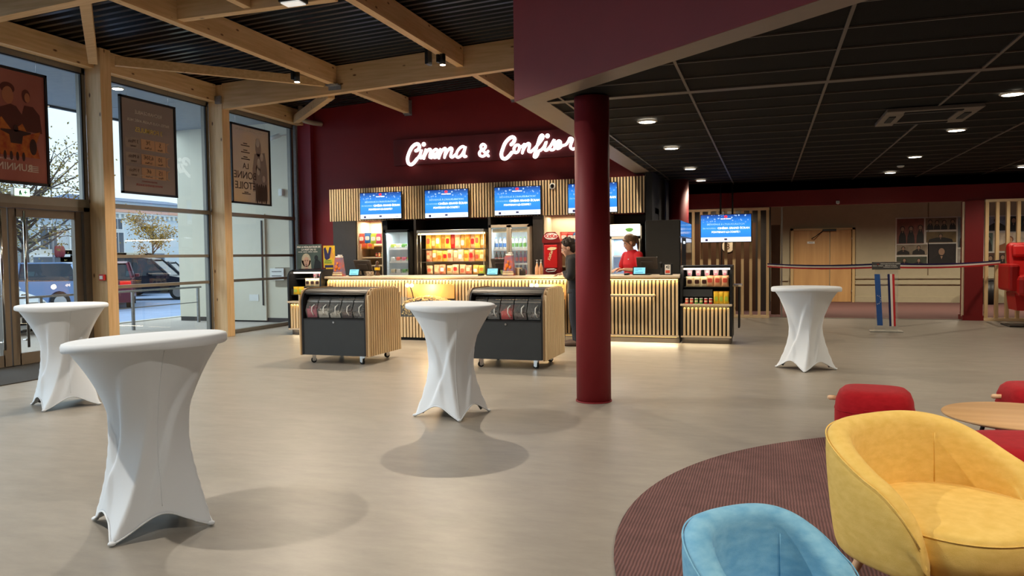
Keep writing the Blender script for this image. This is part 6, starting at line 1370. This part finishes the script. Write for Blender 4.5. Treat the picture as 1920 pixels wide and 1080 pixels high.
# wall fittings on the wing seen through the third bay
t = thing('security_camera', 'white bullet security camera with dark lens on the cream outside wall', 'camera', (-11.2, 14.9, 3.9)); q = at(516, 258, y=14.9)
M().tube([(q.x + .25, 15.01, q.z + .05), (q.x + .22, 14.9, q.z + .04), (q.x + .12, 14.82, q.z)], .02, 8).ob('arm', WHITE, t); b = M().tube([(q.x + .16, 14.84, q.z + .03), (q.x - .08, 14.74, q.z - .06)], .05, 14).ob('camera_body', WHITE, t); M().tube([(q.x - .08, 14.74, q.z - .06), (q.x - .10, 14.732, q.z - .067)], .045, 14).ob('lens', BLACK, b)
q = at(528, 361, y=15.0); tag(M().box(q.x - .05, q.x + .05, 14.94, 15.018, q.z - .08, q.z + .08, .01).ob('intercom', WHITE), 'small white box light on the cream outside wall above the door', 'fitting')
q = at(527, 800 / 2.204 + 150, y=15.0); q2 = at(518, 513, y=15.0)
t = thing('letter_box', 'pale panel with slots on a grey plate beside the outside door', 'letter box', (q2.x, 14.98, q2.z - .2)); M().box(q2.x - .03, q2.x + .55, 15.0, 15.018, q2.z - .30, q2.z + .14).ob('grey_plate', mat('taupe_plate', (150, 140, 120), .7), t); M().box(q2.x - .15, q2.x + .22, 14.97, 15.0, q2.z - .15, q2.z + .12, .004).ob('box_face', WHITE, t)
for k in range(2): M().box(q2.x - .10, q2.x + .16, 14.966, 14.972, q2.z - .06 + .1 * k, q2.z - .045 + .1 * k).ob('slot', DGREY, t)
a_, b_ = at(432, 420, y=15.0).x, at(497, 420, y=15.0).x
d7 = struct('door_7', M().box(a_, b_, 14.97, 15.018, .0, 2.45, .003), mat('cream_door', (222, 216, 198), .6, noise=.02)); M().box(b_ - .09, b_ - .06, 14.95, 14.97, .35, 2.3).ob('door_seal', DGREY, d7); M().box(a_ + .5, a_ + .75, 14.962, 14.971, .45, .6).ob('vent', WHITE, d7)
# handrail outside
q = at(312 / 4.318 + 200, 602, z=-.04)
hr = thing('handrail', 'grey metal handrail outside the middle window', 'railing', (-12.6, 11.5, -.04))
M().tube([(-12.6, 8.3, .78), (-12.6, 14.8, .78)], .022, 10).ob('top_rail', GALV, hr); M().box(-12.605, -12.595, 8.4, 14.7, .42, .44).ob('mid_rail', GALV, hr)
for y in (8.4, 10.6, 12.75, 14.7): M().box(-12.62, -12.58, y - .03, y + .03, -.04, .78).ob('post', GALV, hr)
t = thing('canopy_post', 'slim grey steel post carrying the outside canopy', 'post', (-13.2, 10.2, -.04)); 
for y in (4.2,): M().tube([(-13.2, y, -.04), (-13.2, y, 4.5)], .05, 12).ob('shaft', GALV, t)
# cars
TYRE = mat('tyre', (24, 24, 26), .8); CGL = mat('car_glass', (38, 48, 60), .1, metal=.2); HLT = mat('head_light', (230, 236, 240), .15); TLT = mat('tail_light', (200, 20, 24), .2, emit=.6)
def car(loc, rz, paint, lab, L_=4.2, W_=1.76, H_=1.48, kind='hatch', plate=None):
    """nose toward local +x"""
    t = thing('car', lab, 'car', loc, rz, 'cars parked along the street'); h = H_; l = L_ / 2
    low = [(-l, .28), (-l - .02, .62), (-l + .04, .88), (-l + .1, .95), (l - 1.15, .95), (l - .35, .80), (l - .06, .66), (l, .45), (l - .03, .22)]
    def arch(cx): return [(cx + .36 * cos(a), .30 + .36 * sin(a)) for a in [PI * k / 8 for k in range(9)]]
    bottom = [(l - .03, .20)] + [p for p in arch(l - .78)] + [p for p in arch(-l + .72)] + [(-l, .20)]
    prof = low[:-1] + bottom
    m = M(); rings = []
    for (y, sx, sz) in ((-W_ / 2, .985, .985), (-W_ / 2 + .03, 1, 1), (W_ / 2 - .03, 1, 1), (W_ / 2, .985, .985)):
        rings.append([(p[0] * sx, y, (p[1] - .5) * sz + .5) for p in prof])
    m.loft(rings, smooth=False); b = m.ob('car_body', paint, t, local=True)
    roof = [(-l + .06, .93), (-l + (.35 if kind != 'estate' else .18), h - .10), (-l + .75, h), (.25, h), (.55, h - .06), (l - 1.12, .95)]
    m = M(); rings = []
    for (y, zz) in ((-W_ / 2 + .02, 0), (-W_ / 2 + .18, 1), (W_ / 2 - .18, 1), (W_ / 2 - .02, 0)):
        rings.append([(p[0] * (1 if zz else 1), y, p[1] if zz else .93 + (p[1] - .93) * .02) for p in roof])
    m.loft(rings, smooth=False); c_ = m.ob('cabin_glass', CGL, t, local=True)
    m = M(); m.prism([(-l + .40, h - .05), (-l + .75, h + .012), (.25, h + .012), (.62, h - .06), (.2, h - .03), (-l + .75, h - .03)], 'y', -W_ / 2 + .16, W_ / 2 - .16)
    for s in (-1, 1):
        for (xa, za, xb, zb) in ((l - 1.10, .95, .52, h - .04), (-l + .10, .95, -l + .42, h - .06), (-.15, .95, -.15, h - .02)): m.beam((xa, s * (W_ / 2 - .035), za), (xb, s * (W_ / 2 - .165), zb), .06, .07)
    m.ob('roof_frame', paint, t, local=True)
    for sx in (l - .78, -l + .72):
        for s in (-1, 1):
            q = M(); q.cyl(0, 0, -.1, .1, .315, 24); w_ = q.ob('wheel', TYRE, t, local=True); w_.rotation_euler = (PI / 2, 0, 0); w_.location = (sx, s * (W_ / 2 - .11), .315); M().cyl(0, 0, -.105, .105, .20, 16).ob('wheel_rim', ALU, w_, local=True)
    for s in (-1, 1):
        M().box(l - .22, l - .03, s * (W_ / 2 - .28) - .18, s * (W_ / 2 - .28) + .18, .62, .74, .03).ob('head_light', HLT, t, local=True)
        M().box(-l - .03, -l + .08, s * (W_ / 2 - .2) - .16, s * (W_ / 2 - .2) + .16, .72, .88, .02).ob('tail_light', TLT, t, local=True)
        M().box(.42, .60, s * (W_ / 2 + .08) - .08, s * (W_ / 2 + .08) + .08, .96, 1.08, .03).ob('wing_mirror', paint, t, local=True)
    M().box(l - .06, l + .012, -.55, .55, .28, .52, .02).ob('grille', BLACK, t, local=True)
    pl_ = M().box(l + .0, l + .02, -.26, .26, .33, .44).ob('number_plate', WHITE, t, local=True); pr_ = M().box(-l - .035, -l - .01, -.26, .26, .52, .63).ob('number_plate', WHITE, t, local=True)
    if plate:
        m = M(); text(m, plate, .10, (l + .022, 0, .385), right=(0, 1, 0), up=(0, 0, 1)); m.ob('plate_text', BLACK, pl_, local=True)
    return t
PT = lambda n, c, r=.22: mat('paint_' + n, c, r, metal=.2, noise=.02)
def road(px, py, z=-.12): return at(px, py, z=z)
q = road(-12, 640); qn = at(14, 588, z=.42); car((qn.x - 2.07, qn.y + .36, -.12), radians(-10), PT('silver_white', (206, 216, 226)), 'pale car at the left edge, only its nose visible through the door', plate='GT-419-ER')
car((-21.6, 17.9, -.12), radians(195), PT('blue_grey', (112, 136, 172)), 'blue-grey car filling the glass door, parked sideways', H_=1.5, L_=4.4)
car((-27.5, 26.0, -.12), radians(20), PT('dark_navy', (42, 48, 84)), 'dark navy hatchback behind the blue-grey car')
car((-29.0, 22.9, -.12), radians(188), PT('white', (222, 232, 236)), 'white car in the row behind the blue-grey car')
car((-21.3, 20.4, -.12), radians(133), PT('burgundy', (104, 40, 58)), 'burgundy car seen from behind through the middle window', H_=1.5)
car((-23.2, 24.0, -.12), radians(28), PT('black', (30, 36, 48)), 'large dark estate car right of the burgundy car', H_=1.62, L_=4.6, kind='estate')
car((-27.0, 29.0, -.12), radians(30), PT('dark_grey', (56, 62, 72)), 'dark grey car behind the estate car')
# houses across the square
ROOF = mat('terracotta_roof', (156, 112, 92), .8, noise=.2, scale=6, stretch=(1, 1, 3)); SLATE = mat('slate_roof', (96, 112, 140), .6, noise=.1, scale=4); SHUT = mat('pale_shutter', (196, 206, 212), .6); WGL = mat('house_window_glass', (78, 88, 100), .15)
def house(x, y0, y1, zt, wallm, lab, wins, shops, roofm, rh=.7, base=-.6, cornice=True, chim=()):
    t = thing('house', lab, 'building', (x, (y0 + y1) / 2, base), 0, 'houses across the square'); M().box(x - 8, x, y0, y1, base, zt).ob('wall', wallm, t)
    rf = M().prism([(x + .3, zt), (x - 4, zt + rh), (x - 8.3, zt)], 'y', y0 - .1, y1 + .1).ob('roof', roofm, t)
    for (cy, cx) in chim: c_ = M().box(x + cx - .5, x + cx, cy - .45, cy + .45, zt, zt + rh + .55).ob('chimney', mat('brick_chimney', (168, 108, 84), .8, noise=.2, scale=12), rf)
    if cornice:
        m = M(); m.box(x, x + .25, y0, y1, zt - .12, zt); k = y0 + .2
        while k < y1: m.box(x, x + .2, k, k + .22, zt - .42, zt - .12); k += .5
        m.ob('cornice', mat('cornice_stone', (226, 224, 214), .8), t)
    for (wy, wz, ww_, wh) in wins:
        f = M().box(x, x + .08, wy - ww_ / 2 - .1, wy + ww_ / 2 + .1, wz - wh / 2 - .12, wz + wh / 2 + .1).ob('window', WHITE, t); M().box(x + .08, x + .09, wy - ww_ / 2 + .03, wy - .03, wz - wh / 2, wz + wh / 2).box(x + .08, x + .09, wy + .03, wy + ww_ / 2 - .03, wz - wh / 2, wz + wh / 2).ob('window_panes', WGL, f)
    for (wy, wz, ww_, wh, c_) in shops: f = M().box(x, x + .1, wy - ww_ / 2, wy + ww_ / 2, wz - wh / 2, wz + wh / 2).ob('shop_front', mat('shop_%d_%d_%d' % c_, c_, .5, noise=.1), t); M().box(x + .1, x + .12, wy - ww_ / 2 + .15, wy + ww_ / 2 - .15, wz - wh / 2 + .1, wz + wh / 2 - .35).ob('shop_glass', WGL, f)
    return t
XH = -46.0
def hy(px, py): q = at(px, py, x=XH); return q.y, q.z
HW1 = mat('white_render', (214, 222, 224), .85, noise=.04, scale=.6); HW2 = mat('grey_white_render', (190, 200, 204), .85, noise=.05, scale=.6); HB = mat('beige_render', (206, 194, 170), .85, noise=.05, scale=.6)
y205 = hy(200, 450)[0]; y300 = hy(310, 450)[0]; zt = hy(250, 400)[1]
w1 = [(*hy(219, 420), .9, .75), (*hy(221, 455), 1.0, 1.5)]
house(XH, y205 - .2, y300 + 9, zt, HW1, 'long white house with toothed cornice behind the middle window', w1, [(hy(216, 499)[0], hy(216, 499)[1], 2.0, 2.0, (196, 176, 140)), (hy(236, 499)[0], hy(236, 499)[1], 2.6, 2.0, (206, 196, 170)), (hy(272, 499)[0], hy(272, 499)[1], 1.4, 2.0, (190, 160, 130)), (hy(288, 499)[0], hy(288, 499)[1], 2.2, 2.0, (120, 130, 140))], ROOF, chim=((hy(240, 400)[0], -3.0), (hy(226, 400)[0], -5)))
ya_, yb_ = hy(48, 450)[0], y205 - .9
w2 = [(*hy(77, 452), 1.3, 1.9), (*hy(134, 453), 1.3, 1.7)]
house(XH + .6, ya_, yb_, hy(110, 408)[1], HW2, 'grey white house with two windows seen through the glass door', w2, [(hy(87, 490)[0], hy(87, 490)[1], 3.4, 1.6, (216, 212, 200)), (hy(114, 494)[0], hy(114, 494)[1], 1.6, 1.8, (170, 150, 130)), (hy(139, 490)[0], hy(139, 490)[1], 2.2, 1.5, (206, 202, 196))], SLATE, cornice=False)
house(XH - 1, ya_ - 16, ya_ - .9, hy(20, 415)[1], HB, 'beige house behind the trees at the left edge', [(hy(10, 460)[0], hy(10, 460)[1], 1.2, 1.6), (hy(-30, 460)[0], hy(-30, 460)[1], 1.2, 1.6)], [(hy(10, 500)[0], hy(10, 500)[1], 2.4, 1.8, (150, 140, 130))], ROOF, cornice=False)
house(XH - 12, hy(235, 390)[0] * 1.2, hy(310, 390)[0] * 1.35, hy(270, 383)[1] + 1.25, HW2, 'distant house with blue slate roof above the white house', [], [], SLATE, rh=.7, cornice=False)
t = tag(M().box(XH + .62, XH + .75, hy(87, 480)[0] - 1.9, hy(87, 480)[0] + 1.2, hy(87, 482)[1], hy(87, 477)[1]).ob('shop_sign', WHITE), 'white shop sign with dark red figures above the shop seen through the glass door', 'sign')
m = M()
for k in range(3): yy = hy(90 + 5 * k, 473)[0]; m.ball((XH + .8, yy, hy(90, 472)[1]), .28, 10, (.4, .8, 1.5))
m.ob('figures', mat('emblem_red', (130, 44, 50), .6), t)
# trees
BARK = mat('bark', (92, 78, 68), .9, noise=.3, scale=12)
def tree(x, y, H_, R_, lab, leafm, n, seed, zc=None, base=-.12, trunk=.14, br=16):
    rnd = random.Random(seed); t = thing('tree', lab, 'tree', (x, y, base)); zc = zc or H_ * .68; m = M(); top = Vector((x + .1, y, base + H_ * .9))
    m.tube([(x, y, base), (x + .05, y - .05, base + H_ * .35), (x, y + .05, base + H_ * .6), top], [trunk, trunk * .8, trunk * .5, trunk * .12], 10); ends = []
    for k in range(br):
        a = rnd.uniform(0, 2 * PI); h0 = rnd.uniform(.34, .75) * H_; el = rnd.uniform(.15, .9); ln = R_ * rnd.uniform(.7, 1.05)
        p0 = Vector((x, y, base + h0)); d = Vector((cos(a) * cos(el), sin(a) * cos(el), sin(el))); p1 = p0 + d * ln * .5 + Vector((0, 0, .1)); p2 = p0 + d * ln + Vector((rnd.uniform(-.3, .3), rnd.uniform(-.3, .3), .25)); m.tube([p0, p1, p2], [trunk * .35, trunk * .2, trunk * .06], 6); ends += [p1, p2, p1.lerp(p2, .5)]
        for j in range(5):
            q0 = p1.lerp(p2, rnd.uniform(-.4, 1)); q1 = q0 + Vector((rnd.uniform(-1, 1), rnd.uniform(-1, 1), rnd.uniform(-.5, .9))) * R_ * .32; m.tube([q0, q0.lerp(q1, .5) + Vector((0, 0, .05)), q1], [trunk * .10, trunk * .07, trunk * .03], 5); ends += [q1, q0.lerp(q1, .5)]
    m.ob('trunk_and_branches', BARK, t); lf_ = M()
    for k in range(n):
        p = rnd.choice(ends) + Vector((rnd.gauss(0, .2), rnd.gauss(0, .2), rnd.gauss(0, .17))) * (R_ / 1.6); s = rnd.uniform(.035, .07)
        u = Vector((rnd.uniform(-1, 1), rnd.uniform(-1, 1), rnd.uniform(-1, 1))).normalized(); v = u.orthogonal().normalized()
        lf_.quad(p - u * s, p + v * s * .6, p + u * s, p - v * s * .6)
    o = lf_.ob('leaves', leafm, t, norm=False); o['kind'] = 'stuff'; return t
LG = mat('autumn_leaf_green', (120, 116, 66), .8, c2=(158, 130, 72), scale=1.5); LY = mat('autumn_leaf_yellow', (214, 170, 60), .8, c2=(140, 110, 60), scale=.9)
q = at(48, 500, x=-27.0); tree(-27.0, q.y, 5.4, 3.3, 'spreading half bare autumn tree seen over the entrance doors', LG, 3000, 5, trunk=.17, br=26)
q = at(-30, 500, x=-40.0); tree(-40.0, q.y, 6.0, 3.2, 'second autumn tree at the far left edge', LG, 2500, 9, trunk=.17, br=22)
q = at(287, 500, x=-33.0); tree(-33.0, q.y, 4.5, 1.35, 'small slim tree with yellow lower leaves in front of the white house', LY, 1900, 11, trunk=.07, br=18)
q = at(2, 520, x=-37.0); tree(-37.0, q.y, 4.4, 1.6, 'young tree with a white guard near the left edge', LG, 700, 13, trunk=.06, br=10)
# street lamp post, low hedge
t = thing('street_lamp', 'thin grey street lamp post between the trees', 'street lamp', (-38, at(101, 500, x=-38).y, -.3)); yy = at(101, 500, x=-38).y
M().tube([(-38, yy, -.3), (-38, yy, 5.5)], .05, 8).ob('pole', GALV, t); M().box(-38, -37.4, yy - .1, yy + .1, 5.45, 5.52, .02).ob('lamp_head', GALV, t)
tag(M().box(-31.8, -31.2, 30.5, 36.5, -.12, .65, .12).ob('hedge', mat('hedge_green', (66, 82, 54), .9, noise=.4, scale=20, bump=.8)), 'low green hedge in front of the white house', 'hedge')
